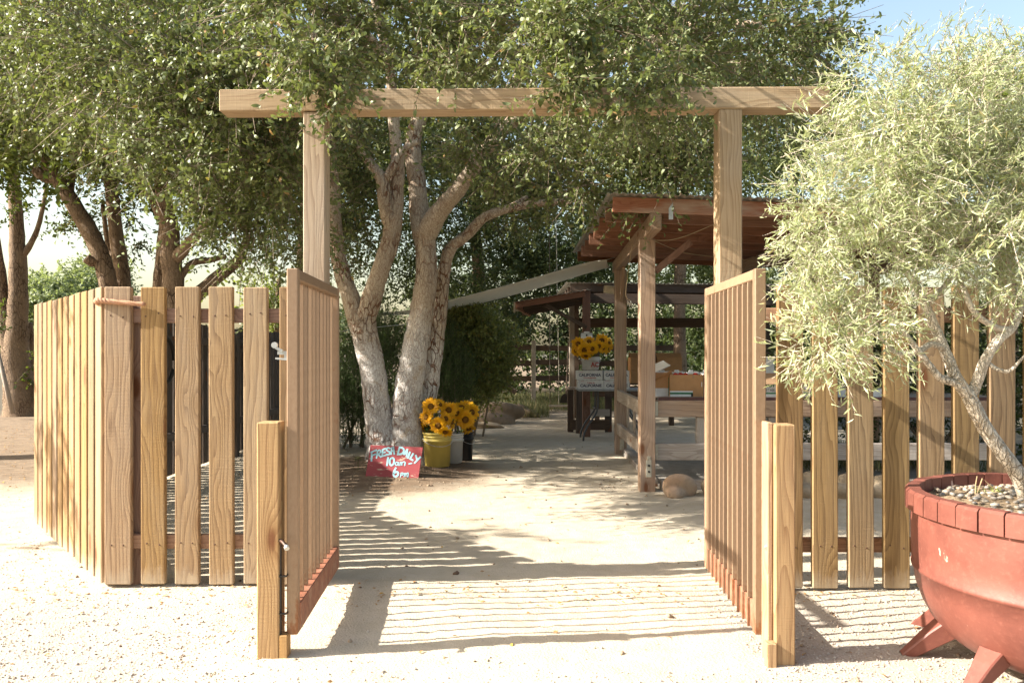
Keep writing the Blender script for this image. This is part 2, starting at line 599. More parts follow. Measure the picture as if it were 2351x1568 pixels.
def leaf_mesh(name, P, D, N, L, Wd, curl, mat, parent=None, kind=None, lod=0):
    """One oval, bent leaf per row: base P, direction D, upper side N, length L, width Wd."""
    n = len(P)
    D = unit(D); N = unit(N - D * np.sum(N * D, -1, keepdims=True)); S = np.cross(D, N)
    L = np.broadcast_to(np.asarray(L, float), (n,))[:, None]; Wd = np.broadcast_to(np.asarray(Wd, float), (n,))[:, None]
    c = np.broadcast_to(np.asarray(curl, float), (n,))[:, None]
    if lod:
        V = np.empty((n, 4, 3))
        V[:, 0] = P
        a = P + D * L * .5 + N * L * c
        V[:, 1] = a - S * Wd * .5; V[:, 2] = a + S * Wd * .5
        V[:, 3] = P + D * L
        base = (np.arange(n) * 4)[:, None]
        loops = (base + np.array([0, 2, 1, 1, 2, 3])[None]).astype(np.int32).ravel()
        starts = (np.arange(n * 2) * 3).astype(np.int32)
        me = bpy.data.meshes.new(name)
        me.vertices.add(n * 4)
        me.vertices.foreach_set('co', V.astype(np.float32).ravel())
        me.loops.add(len(loops)); me.polygons.add(len(starts))
        me.loops.foreach_set('vertex_index', loops)
        me.polygons.foreach_set('loop_start', starts)
        me.update(calc_edges=True)
        o = link_mesh(name, me, mat, parent)
        if parent is not None: o.location = -parent.location
        if kind: o['kind'] = kind
        return o
    V = np.empty((n, 6, 3))
    V[:, 0] = P
    a = P + D * L * .34 + N * L * c * .75
    V[:, 1] = a - S * Wd * .46; V[:, 2] = a + S * Wd * .46
    b_ = P + D * L * .72 + N * L * c * .62
    V[:, 3] = b_ - S * Wd * .40; V[:, 4] = b_ + S * Wd * .40
    V[:, 5] = P + D * L * .98 - N * L * c * .35
    base = (np.arange(n) * 6)[:, None]
    loops = (base + np.array([0, 2, 1, 1, 2, 4, 3, 3, 4, 5])[None]).astype(np.int32).ravel()
    starts = ((np.arange(n) * 10)[:, None] + np.array([0, 3, 7])[None]).astype(np.int32).ravel()
    me = bpy.data.meshes.new(name)
    me.vertices.add(n * 6)
    me.vertices.foreach_set('co', V.astype(np.float32).ravel())
    me.loops.add(len(loops)); me.polygons.add(len(starts))
    me.loops.foreach_set('vertex_index', loops)
    me.polygons.foreach_set('loop_start', starts)
    me.polygons.foreach_set('use_smooth', np.ones(len(starts), bool))
    me.update(calc_edges=True)
    o = link_mesh(name, me, mat, parent)
    if parent is not None:
        o.location = -parent.location
    if kind: o['kind'] = kind
    return o


def rods_mesh(name, A, B, ra, rb, mat, parent=None):
    """Thin three-sided rods from A to B in one mesh (twigs)."""
    n = len(A)
    D = unit(B - A)
    h = np.where(np.abs(D[:, 2:3]) < .9, np.array([[0, 0, 1.]]), np.array([[1., 0, 0]]))
    U = unit(np.cross(D, h)); Wv = np.cross(D, U)
    V = np.empty((n, 6, 3))
    ra = np.broadcast_to(np.asarray(ra, float), (n,))[:, None]; rb = np.broadcast_to(np.asarray(rb, float), (n,))[:, None]
    for k in range(3):
        ca, sa = math.cos(k * 2.0944), math.sin(k * 2.0944)
        V[:, k] = A + (U * ca + Wv * sa) * ra
        V[:, 3 + k] = B + (U * ca + Wv * sa) * rb
    base = (np.arange(n) * 6)[:, None]
    loops = (base + np.array([0, 1, 4, 3, 1, 2, 5, 4, 2, 0, 3, 5])[None]).astype(np.int32).ravel()
    me = bpy.data.meshes.new(name)
    me.vertices.add(n * 6); me.vertices.foreach_set('co', V.astype(np.float32).ravel())
    me.loops.add(len(loops)); me.polygons.add(n * 3)
    me.loops.foreach_set('vertex_index', loops)
    me.polygons.foreach_set('loop_start', (np.arange(n * 3) * 4).astype(np.int32))
    me.update(calc_edges=True)
    o = link_mesh(name, me, mat, parent)
    if parent is not None: o.location = -parent.location
    o['kind'] = 'stuff'
    return o


def sprays(blobs, n_tw, per, tl, L, Wr, rng, out=.6, droop=-.15, up=.7, shell=.5, rdm=.7, clump=None, leafspread=.9, face=.5):
    """Twigs spread through ellipsoids, leaves along each twig. blobs: (centre xyz, radii xyz, weight)."""
    C = np.array([list(b[0]) for b in blobs], float); Rr = np.array([b[1] for b in blobs], float)
    w = np.array([(b[1][0] * b[1][1] * b[1][2]) ** (2 / 3) * (b[2] if len(b) > 2 else 1) for b in blobs]); w /= w.sum()
    idx = rng.choice(len(blobs), n_tw, p=w)
    dirs = unit(rng.normal(size=(n_tw, 3)))
    if clump:
        # gather twigs round fewer branch ends so that light and dark clumps form
        k = max(3, n_tw // clump)
        cdir = unit(rng.normal(size=(k, 3)))
        ci = rng.integers(0, k, n_tw)
        dirs = unit(cdir[ci] + rng.normal(size=(n_tw, 3)) * .15)
        idx = rng.choice(len(blobs), k, p=w)[ci]
        rad = (1 - shell * (rng.random(k) ** 1.5))[ci] + rng.normal(size=n_tw) * .08
    else:
        rad = 1 - shell * (rng.random(n_tw) ** 1.5)
    P0 = C[idx] + dirs * Rr[idx] * rad[:, None]
    TD = unit(dirs * out + rng.normal(size=(n_tw, 3)) * rdm + np.array([0, 0, droop]))
    TL = tl * rng.uniform(.6, 1.25, n_tw)
    t = (np.arange(per) + .5) / per
    t = np.clip(t[None] + rng.normal(size=(n_tw, per)) * .04, 0.02, 1)
    sag = np.zeros((n_tw, per, 3)); sag[..., 2] = -(t ** 2) * TL[:, None] * .18
    P = P0[:, None] + TD[:, None] * (TL[:, None] * t)[..., None] + sag
    side = rng.normal(size=(n_tw, per, 3))
    D = unit(TD[:, None] * .55 + unit(side) * leafspread)
    N = unit(rng.normal(size=(n_tw, per, 3)) * .45 + np.array([0, 0, up]) + dirs[:, None] * face)
    n = n_tw * per
    LL = L * rng.uniform(.65, 1.25, n)
    return P.reshape(n, 3), D.reshape(n, 3), N.reshape(n, 3), LL, LL * Wr, P0, P0 + TD * TL[:, None]


def blob(px, py, d, rx, ry, rd, w=1.0):
    """An ellipsoid of foliage seen at (px, py), d metres away; rx, ry in picture units, rd metres deep."""
    c = W(px, py, d)
    return (tuple(c), (rx / FPX * d, rd, ry / FPX * d), w)


# ------------------------------------------------------------------ gateway of squared timber
def make_portal():
    d = 4.82
    root = empty('gateway', (0, d, 0), 'tall timber gateway of two square posts under a long crossbeam', 'gateway')
    timber('post', (-1.199, d + .07, -.05), (-1.199, d + .07, 2.838), .132, .14, M['portal'], root, up=(0, 1, 0), bevel=.006)
    timber('post', (1.324, d + .07, -.05), (1.324, d + .07, 2.855), .14, .14, M['portal'], root, up=(0, 1, 0), bevel=.006)
    timber('crossbeam', (-1.772, d + .066, 2.905), (1.925, d + .066, 2.924), .143, .132, M['portal'], root, bevel=.006)


make_portal()


# ------------------------------------------------------------------ steel gates
def make_gate(loc, rz, label, latch):
    root = empty('steel_gate', loc, label, 'gate', 'steel slat gates of the gateway')
    root.rotation_euler.z = rz
    LN, z0, z1 = 1.16, .095, 1.765
    s = .05
    me_slat = None
    def part(name, c, sz, bev=.004):
        return MB().box(c, sz).build(name, M['rail_red'] if name == 'kick_rail' else M['steel'], root, bevel=bev)
    part('stile', (0, -LN + s / 2, (z0 + z1) / 2), (s, s, z1 - z0))
    part('stile', (0, -s / 2, (z0 + z1) / 2), (s, s, z1 - z0))
    part('top_rail', (0, -LN / 2, z1 - s / 2), (s - .003, LN - 2 * s, s - .002))
    part('kick_rail', (.005, -LN / 2, z0 + .068), (.046, LN - 2 * s, .13))
    n = 10
    for k in range(n):
        y = -s - (LN - 2 * s) * (k + .7) / (n + .4)
        if me_slat is None:
            o = MB().box((0, 0, 0), (.036, .0135, z1 - z0 - s - .14)).build('slat', M['steel'], root, bevel=.0015)
            me_slat = o.data
            o.location = (-.0115, y, (z0 + .136 + z1 - s - .002) / 2)
        else:
            o = link_mesh('slat', me_slat, None, root, (-.0115, y, (z0 + .136 + z1 - s - .002) / 2))
    # edge strips of the slats on the kick rail
    for k in range(n):
        y = -s - (LN - 2 * s) * (k + .7) / (n + .4)
        MB().box((-.0240, y, z0 + .066), (.011, .0085, .132)).build('slat_end', M['steel'], root)
    if latch:
        lt = MB()
        lt.box((-.045, -LN + .02, 1.38), (.05, .012, .016))
        lt.box((-.062, -LN + .012, 1.396), (.036, .012, .012), Matrix.Rotation(.5, 3, 'Y'))
        lt.tube([(-.082, -LN + .004, 1.415), (-.082, -LN + .024, 1.415)], .014, 12)
        lt.box((-.05, -LN + .02, 1.352), (.055, .03, .008), Matrix.Rotation(.1, 3, 'Y'))
        lt.box((-.030, -LN + .02, 1.366), (.02, .006, .04))
        lt.build('latch', M['zinc'], root)
    # drop bolt beside the stile
    x = -.052 if latch else .046
    b = MB()
    pth, rr = smooth_path([(x, -LN - .012, .05), (x, -LN - .012, .3), (x, -LN - .012, .505), (x * .75, -LN - .035, .53), (x * .2, -LN - .07, .515)], [.0085] * 5, 4)
    b.tube(pth, rr, 8)
    rod = b.build('drop_bolt', M['iron'], root, smooth=True)
    for zz in (.20, .37):
        c = MB()
        c.tube([(x * 1.35, -LN - .002, zz), (x * 1.35, -LN - .024, zz), (x * .4, -LN - .024, zz), (x * .4, -LN + .004, zz)], .005, 6)
        c.build('guide', M['iron'], rod)
    MB().tube([(x * .2, -LN - .07, .515), (x * .1, -LN - .082, .508)], .0115, 8).build('handle_cap', M['zinc'], rod)
    return root


make_gate((-1.063, 4.79, 0), R(3.0), 'rusty steel slat gate swung open beside the sunlit slat fence corner, galvanised latch', True)
make_gate((1.182, 4.79, 0), R(-2.4), 'rusty steel slat gate swung open in front of the produce stand', False)

# stop posts that hold the open gates
pl = empty('stop_post', (-1.103, 3.64, 0), 'short golden timber post in front of the slat fence on the gravel', 'post', 'short posts that stop the gates')
timber('shaft', (-1.103, 3.645, -.05), (-1.103, 3.645, 1.066), .100, .10, M['post_gold'], pl, up=(0, 1, 0), bevel=.005)
timber('bolt_block', (-1.033, 3.625, -.05), (-1.033, 3.625, .105), .036, .06, M['post_gold'], pl, up=(0, 1, 0), bevel=.003)
pr = empty('stop_post', (1.205, 3.56, 0), 'short golden timber post near the red cauldron planter', 'post', 'short posts that stop the gates')
timber('shaft', (1.206, 3.56, -.05), (1.206, 3.56, 1.063), .088, .095, M['post_gold'], pr, up=(0, 1, 0), bevel=.005)
timber('side_plank', (1.148, 3.585, -.05), (1.148, 3.585, 1.070), .022, .09, M['post_gold'], pr, up=(0, 1, 0), bevel=.003)
timber('bolt_block', (1.140, 3.515, -.05), (1.140, 3.515, .105), .042, .05, M['post_gold'], pr, up=(0, 1, 0), bevel=.003)


# ------------------------------------------------------------------ slat fences
_nail = MB().lathe([(.0, .0022), (.004, .0022), (.0055, .0), (.0055, -.004)], 8).build('nail', None)
_nail_me = _nail.data
_nail_me.materials.append(plain('rusty_nail', (.13, .07, .045), .7, .4))
bpy.data.objects.remove(_nail)


def nail_heads(board, L, z_from, rails=(1.60, .262), th=.038):
    for zz in rails:
        for dx in (-.036, .034):
            o = link_mesh('nail', _nail_me, None, board)
            o.location = (dx + random.uniform(-.006, .006), -th / 2 if board.matrix_local.to_3x3().col[1].y > 0 else th / 2, zz - z_from + random.uniform(-.012, .012))
            o.rotation_euler = (R(90) if board.matrix_local.to_3x3().col[1].y > 0 else R(-90), 0, 0)


def fence_front_left():
    d = 4.68
    root = empty('slat_fence', (-2.4, d, 0), 'sunlit slat fence of wide tan boards turning the corner, rope round it', 'fence')
    mat = M['fence']
    tops = [1.768, 1.766, 1.768, 1.768, 1.765, 1.767]
    pxs = [240, 323, 401, 480, 559, 641]
    for i, px in enumerate(pxs):
        x = (px - 1175.5) / FPX * d + .071
        w = .155 if i == 0 else .141
        if i == 0: x += .006
        lean = random.uniform(-.004, .004)
        nail_heads(timber('board', (x, d + .019, .018 + random.uniform(0, .008)), (x + lean, d + .019 + random.uniform(-.004, .006), tops[i]), w, .038, mat, root, up=(0, 1, 0), bevel=.005), 1.7, .02)
    # rails behind
    timber('rail', (-2.33, d + .06, 1.60), (-1.272, d + .06, 1.60), .085, .038, M['fence_in'], root, up=(0, 1, 0))
    timber('rail', (-2.33, d + .06, .262), (-1.272, d + .06, .262), .085, .038, M['fence_in'], root, up=(0, 1, 0))
    timber('post', (-2.245, d + .13, -.05), (-2.245, d + .13, 1.72), .09, .09, M['fence_in'], root, up=(0, 1, 0))
    # angled wing
    a = Vector((-2.424, 4.690, 0)); b = Vector((-3.86, 6.43, 0))
    u = (b - a).normalized(); nrm = Vector((u.y, -u.x, 0))
    if nrm.y > 0: nrm = -nrm
    n = 12
    step = (b - a).length / (n - .3)
    for k in range(n):
        c = a + u * (.075 + step * k) - nrm * .022
        timber('board', (c.x, c.y, .015 + random.uniform(0, .01)), (c.x, c.y, 1.767 + random.uniform(-.004, .004)), .141, .038, mat, root, up=tuple(nrm), bevel=.005)
    for zz in (1.60, .262):
        p0 = a + u * .12 - nrm * .062; p1 = b - nrm * .062
        timber('rail', (p0.x, p0.y, zz), (p1.x, p1.y, zz), .085, .038, M['fence_in'], root, up=tuple(nrm))
    e = b - nrm * .13 - u * .05
    timber('post', (e.x, e.y, -.05), (e.x, e.y, 1.72), .09, .09, M['fence_in'], root, up=tuple(nrm))
    # twisted rope round the corner board
    z = 1.682
    path = [(-2.39 + .24, d - .016, z - .018), (-2.33, d - .016, z - .004), (-2.39, d - .018, z + .002), (-2.43, d - .012, z + .006), (-2.455, d + .03, z + .004), (-2.47, d + .06, z), (-2.44, d + .085, z - .03), (-2.40, d + .07, z - .045)]
    pts, rr = smooth_path(path, [.009, .011, .012, .012, .012, .012, .011, .009], 8)
    ro = empty('rope', (-2.42, d, z), 'thick reddish twisted rope looped round the fence corner board', 'rope')
    for s in range(3):
        mb = MB(); q = []
        for i, p in enumerate(pts):
            t = (pts[min(i + 1, len(pts) - 1)] - pts[max(i - 1, 0)]).normalized()
            e1 = t.cross(Vector((0, 0, 1))).normalized(); e2 = t.cross(e1)
            an = i * .55 + s * 2.094
            q.append(p + (e1 * math.cos(an) + e2 * math.sin(an)) * rr[i] * .62 - ro.location)
        mb.tube(q, [r * .82 for r in rr], 7)
        mb.build('strand', M['rope'], ro, smooth=True)


def fence_front_right():
    d = 4.62
    root = empty('slat_fence', (2.6, d, 0), 'golden slat fence behind the red cauldron planter', 'fence')
    pxs = [1785, 1866, 1949, 2031, 2111, 2191, 2273, 2355, 2438, 2520]
    for i, px in enumerate(pxs):
        x = (px - 1175.5) / FPX * d + .074
        nail_heads(timber('board', (x, d + .019, .012 + random.uniform(0, .008)), (x + random.uniform(-.006, .006), d + .019 + random.uniform(-.003, .006), 1.769 + random.uniform(-.008, .004)), .148, .038, M['fence_gold'], root, up=(0, 1, 0), bevel=.005), 1.7, .02)
    for zz in (1.60, .255):
        timber('rail', (1.40, d + .06, zz), (3.55, d + .06, zz), .085, .038, M['fence_in'], root, up=(0, 1, 0))
    timber('post', (3.2, d + .13, -.05), (3.2, d + .13, 1.72), .09, .09, M['fence_in'], root, up=(0, 1, 0))


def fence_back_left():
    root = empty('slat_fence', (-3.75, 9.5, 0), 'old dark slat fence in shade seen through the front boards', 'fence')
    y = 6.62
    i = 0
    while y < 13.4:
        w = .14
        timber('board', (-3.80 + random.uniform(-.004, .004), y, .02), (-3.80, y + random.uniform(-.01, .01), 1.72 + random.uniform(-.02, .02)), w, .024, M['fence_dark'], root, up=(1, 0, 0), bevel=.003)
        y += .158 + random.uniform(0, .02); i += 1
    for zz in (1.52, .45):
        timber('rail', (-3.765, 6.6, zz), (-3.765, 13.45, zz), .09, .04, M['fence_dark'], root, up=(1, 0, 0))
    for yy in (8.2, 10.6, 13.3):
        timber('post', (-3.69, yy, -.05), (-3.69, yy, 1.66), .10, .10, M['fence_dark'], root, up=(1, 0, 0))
    for k, yy in enumerate((8.35, 11.0)):
        mb = MB()
        pts = [(-3.64, yy + .22 * math.cos(a), 1.30 + .24 * math.sin(a)) for a in np.linspace(0, 2 * math.pi * .93, 26)]
        mb.tube([Vector(p) for p in pts], .022, 8)
        h = mb.build('iron_hoop', M['iron'], smooth=True)
        tag(h, ['dark iron hoop hung on the old back fence, behind the second front board', 'dark iron hoop on the old back fence seen beside the fourth front board'][k], 'hoop', 'iron hoops on the back fence')


fence_front_left()
fence_front_right()
fence_back_left()


# ------------------------------------------------------------------ cauldron planter
def redmat():
    m, nt, b = newmat('red_painted_clay')
    t = NT(nt)
    o = t.obj()
    n = t.noise(o, 6.0, 6.0, .65); n2 = t.noise(o, 40.0, 4.0, .6)
    c = t.mix(t.ramp(n, .35, .7), (.185, .062, .044), (.135, .044, .032))
    c = t.mix(t.math('MULTIPLY', t.ramp(n2, .5, .75), .4), c, (.27, .105, .075))
    chip = t.math('MULTIPLY', t.ramp(t.noise(t.vmath('MULTIPLY', o, (1, 1, .6)), 11.0, 4.0, .55), .70, .73), 1.0)
    c = t.mix(chip, c, (.62, .40, .31))
    t.put(b.inputs['Base Color'], c)
    b.inputs['Roughness'].default_value = .5
    b.inputs['Specular IOR Level'].default_value = .35
    t.put(b.inputs['Normal'], t.bump(t.math('ADD', n2, t.math('MULTIPLY', chip, -.6)), .3, .003))
    return m


M['red'] = redmat()
M['pot_soil'] = plain('dry_potting_soil', (.34, .25, .16), .95, 0, .3, 60, .6, .01, .1)
PC = Vector((2.49, 3.50, 0))


def make_pot():
    root = empty('cauldron_planter', PC, 'big red cauldron planter on splayed feet with a tiled rim', 'planter')
    prof_out = [(.0, .03), (.20, .03), (.33, .034), (.42, .05), (.48, .078), (.533, .118), (.58, .175), (.615, .24), (.640, .31), (.652, .385), (.658, .388), (.661, .402), (.656, .408), (.661, .50), (.663, .60), (.660, .675)]
    prof_in = [(.520, .70), (.515, .66), (.505, .55), (.0, .55)]
    MB().lathe(prof_out, 72).build('bowl', M['red'], root, smooth=True)
    MB().lathe([(.660, .675), (.635, .68), (.618, .68), (.612, .55)], 72).build('inner_wall', M['red'], root, smooth=True)
    n = 42
    for k in range(n):
        a0 = 2 * math.pi * k / n + .0045; a1 = 2 * math.pi * (k + 1) / n - .0045
        mb = MB(); ro, ri = .684 + random.uniform(-.002, .002), .622
        z0, z1 = .660, .752 + random.uniform(-.003, .003)
        m = 3; vs = []
        for i in range(m + 1):
            a = a0 + (a1 - a0) * i / m
            for (r, z) in ((ri, .681), (ro, z0), (ro, z1 - .012), (ro - .012, z1), (ri, z1)):
                vs.append((r * math.cos(a), r * math.sin(a), z))
        fs = []
        for i in range(m):
            for j in range(5):
                j2 = (j + 1) % 5
                fs.append((i * 5 + j, i * 5 + j2, (i + 1) * 5 + j2, (i + 1) * 5 + j))
        fs.append((4, 3, 2, 1, 0)); fs.append(tuple(m * 5 + j for j in range(5)))
        mb.add(vs, fs)
        mb.build('rim_tile', M['red'], root)
    for an in (128, 167, 203, 243, 283, 323, 3, 43, 85):
        a = R(an)
        dr = Vector((math.cos(a), math.sin(a), 0)); sd = Vector((-dr.y, dr.x, 0))
        mb = MB(); vs = []
        for (r, z, w, h) in ((.50, .22, .13, .14), (.615, .115, .085, .11), (.725, .0, .052, .055)):
            c = dr * r + Vector((0, 0, z))
            for sx, sh in ((-1, 0), (1, 0), (1, -1), (-1, -1)):
                vs.append(c + sd * sx * w / 2 + (dr * -.9 + Vector((0, 0, -.25))) * (h if sh else 0))
        fs = []
        for i in range(2):
            for j in range(4):
                j2 = (j + 1) % 4
                fs.append((i * 4 + j, i * 4 + j2, (i + 1) * 4 + j2, (i + 1) * 4 + j))
        fs += [(3, 2, 1, 0), (8, 9, 10, 11)]
        mb.add(vs, fs).build('foot', M['red'], root, bevel=.006)
    mb = MB()
    rr = [0, .12, .24, .36, .48, .57, .617]
    vs, fs = [], []
    for r in rr:
        for k in range(40):
            a = 2 * math.pi * k / 40
            vs.append((r * math.cos(a), r * math.sin(a), .690 + .035 * (1 - (r / .62) ** 2) + random.uniform(-.008, .008)))
    for i in range(len(rr) - 1):
        for k in range(40):
            fs.append((i * 40 + k, i * 40 + (k + 1) % 40, (i + 1) * 40 + (k + 1) % 40, (i + 1) * 40 + k))
    MB().add(vs, fs).build('soil', M['pot_soil'], root, smooth=True)


make_pot()


def stone_mesh(name, seed, sx, sy, sz, sub=2, rough=.12, freq=2.2):
    rg = np.random.default_rng(seed)
    bm = bmesh.new()
    bmesh.ops.create_icosphere(bm, subdivisions=sub, radius=1.0)
    ph = rg.uniform(0, 6.28, (6, 3)); fr = rg.uniform(.6, 1.5, (6, 3)) * freq
    for v in bm.verts:
        p = np.array(v.co)
        k = 1 + rough * sum(math.sin(float(np.dot(fr[i], p) + ph[i].sum())) for i in range(6)) / 2.0
        v.co = Vector((p[0] * sx * k, p[1] * sy * k, p[2] * sz * k))
    me = bpy.data.meshes.new(name)
    bm.to_mesh(me); bm.free()
    me.polygons.foreach_set('use_smooth', [True] * len(me.polygons))
    return me


def pebblemat():
    m, nt, b = newmat('river_pebble')
    t = NT(nt)
    rn = t.rnd()
    cr = t.n('ShaderNodeValToRGB'); t.put(cr.inputs[0], rn)
    cr.color_ramp.interpolation = 'CONSTANT'
    cols = [(.22, .195, .165), (.30, .25, .19), (.14, .14, .14), (.28, .19, .13), (.36, .32, .26), (.20, .15, .105), (.26, .225, .185)]
    el = cr.color_ramp.elements
    while len(el) < len(cols): el.new(.5)
    for i, c in enumerate(cols):
        el[i].position = i / len(cols); el[i].color = (*c, 1)
    c = t.mix(t.math('MULTIPLY', t.noise(t.obj(), 60.0), .5), cr.outputs[0], (.3, .25, .2))
    t.put(b.inputs['Base Color'], c)
    b.inputs['Roughness'].default_value = .5
    return m


M['pebble'] = pebblemat()
pm = [stone_mesh('pebble', s, 1, .72, .45, 1, .07) for s in range(5)]
placed = []
tries = 0
while len(placed) < 296 and tries < 12000:
    tries += 1
    a, r = random.uniform(0, 6.28), .59 * math.sqrt(random.random())
    x, y = r * math.cos(a), r * math.sin(a)
    if (x + .10) ** 2 + (y - .12) ** 2 < .06 ** 2: continue
    if x > .42: continue
    s = random.uniform(.012, .024)
    if any((x - q[0]) ** 2 + (y - q[1]) ** 2 < ((s + q[2]) * .72) ** 2 for q in placed): continue
    placed.append((x, y, s))
    o = link_mesh('pebble', pm[len(placed) % 5], M['pebble'], None, (PC.x + x, PC.y + y, .694 + .035 * (1 - (r / .62) ** 2) + s * .25))
    o.scale = (s, s, s); o.rotation_euler = (random.uniform(-.25, .25), random.uniform(-.25, .25), random.uniform(0, 6.28))
    tag(o, 'smooth rounded pebble among those covering the soil of the red planter', 'pebble', 'pebbles on the planter soil')


# ------------------------------------------------------------------ willowy tree in the planter
M['bark_pale'] = barkmat('pale_grey_bark', (.80, .72, .60), (.70, .61, .49), (.46, .37, .27), 16.0)
M['leaf_olive'] = leafmat('grey_green_narrow_leaf', (.22, .25, .115), (.38, .41, .23), (.42, .35, .17), .07, .5, .22, (.42, .44, .31))


def limb(mb, pts, rad, n=10, sub=5, wob=.065, seed=1):
    p, r = smooth_path(pts, rad, sub)
    mb.tube(p, r, n, wob=wob, seed=seed)


def make_planter_tree():
    d = 3.56
    root = empty('willowy_tree', (2.37, 3.62, .66), 'pale willowy tree with narrow leaves growing in the red cauldron planter', 'tree')
    off = -root.location
    mb = MB()
    def S(*q):
        return [W(a, b, c) + off for a, b, c in q]
    limb(mb, [Vector((2.385, 3.63, .60)) + off] + S((2341, 1098, d + .03), (2307, 1047, d + .01), (2258, 977, d), (2224, 908, d)), [.036, .034, .033, .031, .031], 12)
    limb(mb, S((2226, 912, d), (2198, 874, d), (2174, 818, d + .03), (2151, 764, d + .05), (2124, 701, d + .06), (2101, 654, d + .1), (2074, 610, d + .12), (2040, 540, d + .1), (2020, 450, d + .1)), [.028, .027, .024, .022, .02, .018, .014, .010, .005], 10, seed=2)
    limb(mb, S((2205, 880, d), (2158, 867, d - .03), (2118, 818, d - .05), (2068, 754, d - .06), (2030, 700, d - .1)), [.02, .017, .014, .011, .006], 8, seed=3)
    limb(mb, S((2166, 800, d + .02), (2138, 790, d), (2110, 806, d - .03), (2078, 812, d - .05), (2051, 806, d - .06), (2024, 778, d - .05), (1985, 740, d - .05), (1930, 700, d)), [.015, .014, .014, .013, .011, .009, .006, .003], 8, seed=4)
    limb(mb, S((2226, 908, d), (2240, 885, d), (2258, 834, d - .03), (2291, 781, d - .04), (2325, 752, d - .03), (2345, 700, d), (2360, 600, d + .05), (2350, 450, d + .1)), [.025, .025, .022, .02, .017, .014, .01, .005], 10, seed=5)
    limb(mb, S((2318, 757, d - .03), (2284, 751, d - .06), (2241, 721, d - .1), (2214, 671, d - .1), (2190, 600, d - .1), (2160, 480, d - .05), (2140, 330, d)), [.013, .014, .013, .012, .01, .007, .004], 8, seed=6)
    limb(mb, S((2262, 830, d - .02), (2290, 848, d - .05), (2318, 851, d - .08), (2350, 820, d - .1), (2400, 780, d - .1)), [.011, .009, .008, .006, .004], 7, seed=7)
    limb(mb, S((2124, 701, d + .06), (2180, 640, d + .15), (2230, 520, d + .2), (2260, 380, d + .2), (2270, 230, d + .2)), [.014, .012, .009, .006, .003], 8, seed=8)
    mb.build('trunk', M['bark_pale'], root, smooth=True)
    rng = np.random.default_rng(5)
    B = [blob(2010, 560, 3.45, 150, 190, .34, 1.0), blob(1945, 715, 3.42, 95, 80, .28, .55), blob(2120, 360, 3.5, 175, 215, .40, 1.1),
         blob(2060, 300, 3.5, 125, 130, .3, .8), blob(2290, 420, 3.6, 170, 290, .45, 1.0), blob(2210, 570, 3.3, 150, 85, .3, .7),
         blob(2400, 470, 3.5, 170, 200, .45, .8), blob(2330, 250, 3.7, 170, 150, .4, .8), blob(1900, 560, 3.5, 60, 190, .2, .45), blob(2150, 170, 3.55, 110, 85, .25, .6),
         blob(1880, 790, 3.4, 60, 50, .15, .35), blob(2345, 650, 3.3, 90, 45, .2, .35)]
    P, D, N, L, Wd, A, E = sprays(B, 2700, 17, .19, .038, .15, rng, out=.6, droop=.05, up=.25, shell=.75, rdm=.7, clump=7, leafspread=.65)
    leaf_mesh('crown', P, D, N, L, Wd, .06, M['leaf_olive'], root)
    rods_mesh('twigs', A, E, .0018, .0008, M['bark_pale'], root)
    # hanging outer sprays with longer leaves
    B2 = [blob(1885, 770, 3.35, 75, 90, .15), blob(1970, 800, 3.38, 90, 40, .15, .5), blob(1870, 480, 3.45, 50, 220, .15, .8), blob(2010, 200, 3.5, 90, 90, .2, .6)]
    P, D, N, L, Wd, A, E = sprays(B2, 330, 12, .16, .046, .15, rng, out=.8, droop=-.1, up=.2, shell=.4, rdm=.5, leafspread=.6)
    leaf_mesh('outer_foliage', P, D, N, L, Wd, .08, M['leaf_olive'], root)
    rods_mesh('twigs', A, E, .0016, .0008, M['bark_pale'], root)


make_planter_tree()

# dry stalk and small succulent in the planter
M['straw'] = plain('dry_straw', (.50, .36, .20), .9, 0, .2, 50)
mb = MB()
mb.tube([(2.18, 3.75, .66), (2.183, 3.75, .76), (2.19, 3.75, .80)], [.003, .0025, .002], 6)
mb.tube([(2.182, 3.75, .70), (2.215, 3.75, .79), (2.24, 3.745, .765), (2.262, 3.74, .745)], [.0025, .0025, .002, .0015], 6)
tag(mb.build('dry_stalk', M['straw']), 'bent dry stalk sticking up inside the red planter', 'stalk')
M['leaf_succ'] = leafmat('succulent_leaf', (.24, .28, .08), (.36, .36, .14), None, 0, .5, .2)
rng = np.random.default_rng(3)
P, D, N, L, Wd, A, E = sprays([((2.28, 3.80, .70), (.07, .05, .025), 1)], 60, 8, .04, .012, .5, rng, droop=.3)
tag(leaf_mesh('succulent', P, D, N, L, Wd, .1, M['leaf_succ']), 'low green succulent at the foot of the willowy tree', 'plant')


# ------------------------------------------------------------------ the oak with two whitewashed trunks
M['bark_oak'] = barkmat('whitewashed_oak_bark', (.60, .51, .39), (.48, .39, .285), (.20, .095, .052), 7.5, (.74, .72, .68), 2.0)
M['leaf_oak'] = leafmat('oak_leaf', (.045, .066, .016), (.205, .235, .085), (.34, .20, .07), .012, .5, .18, (.15, .17, .075), .4)
M['twig'] = plain('twig_bark', (.26, .20, .14), .85, 0, .2, 60)
OD = 9.55


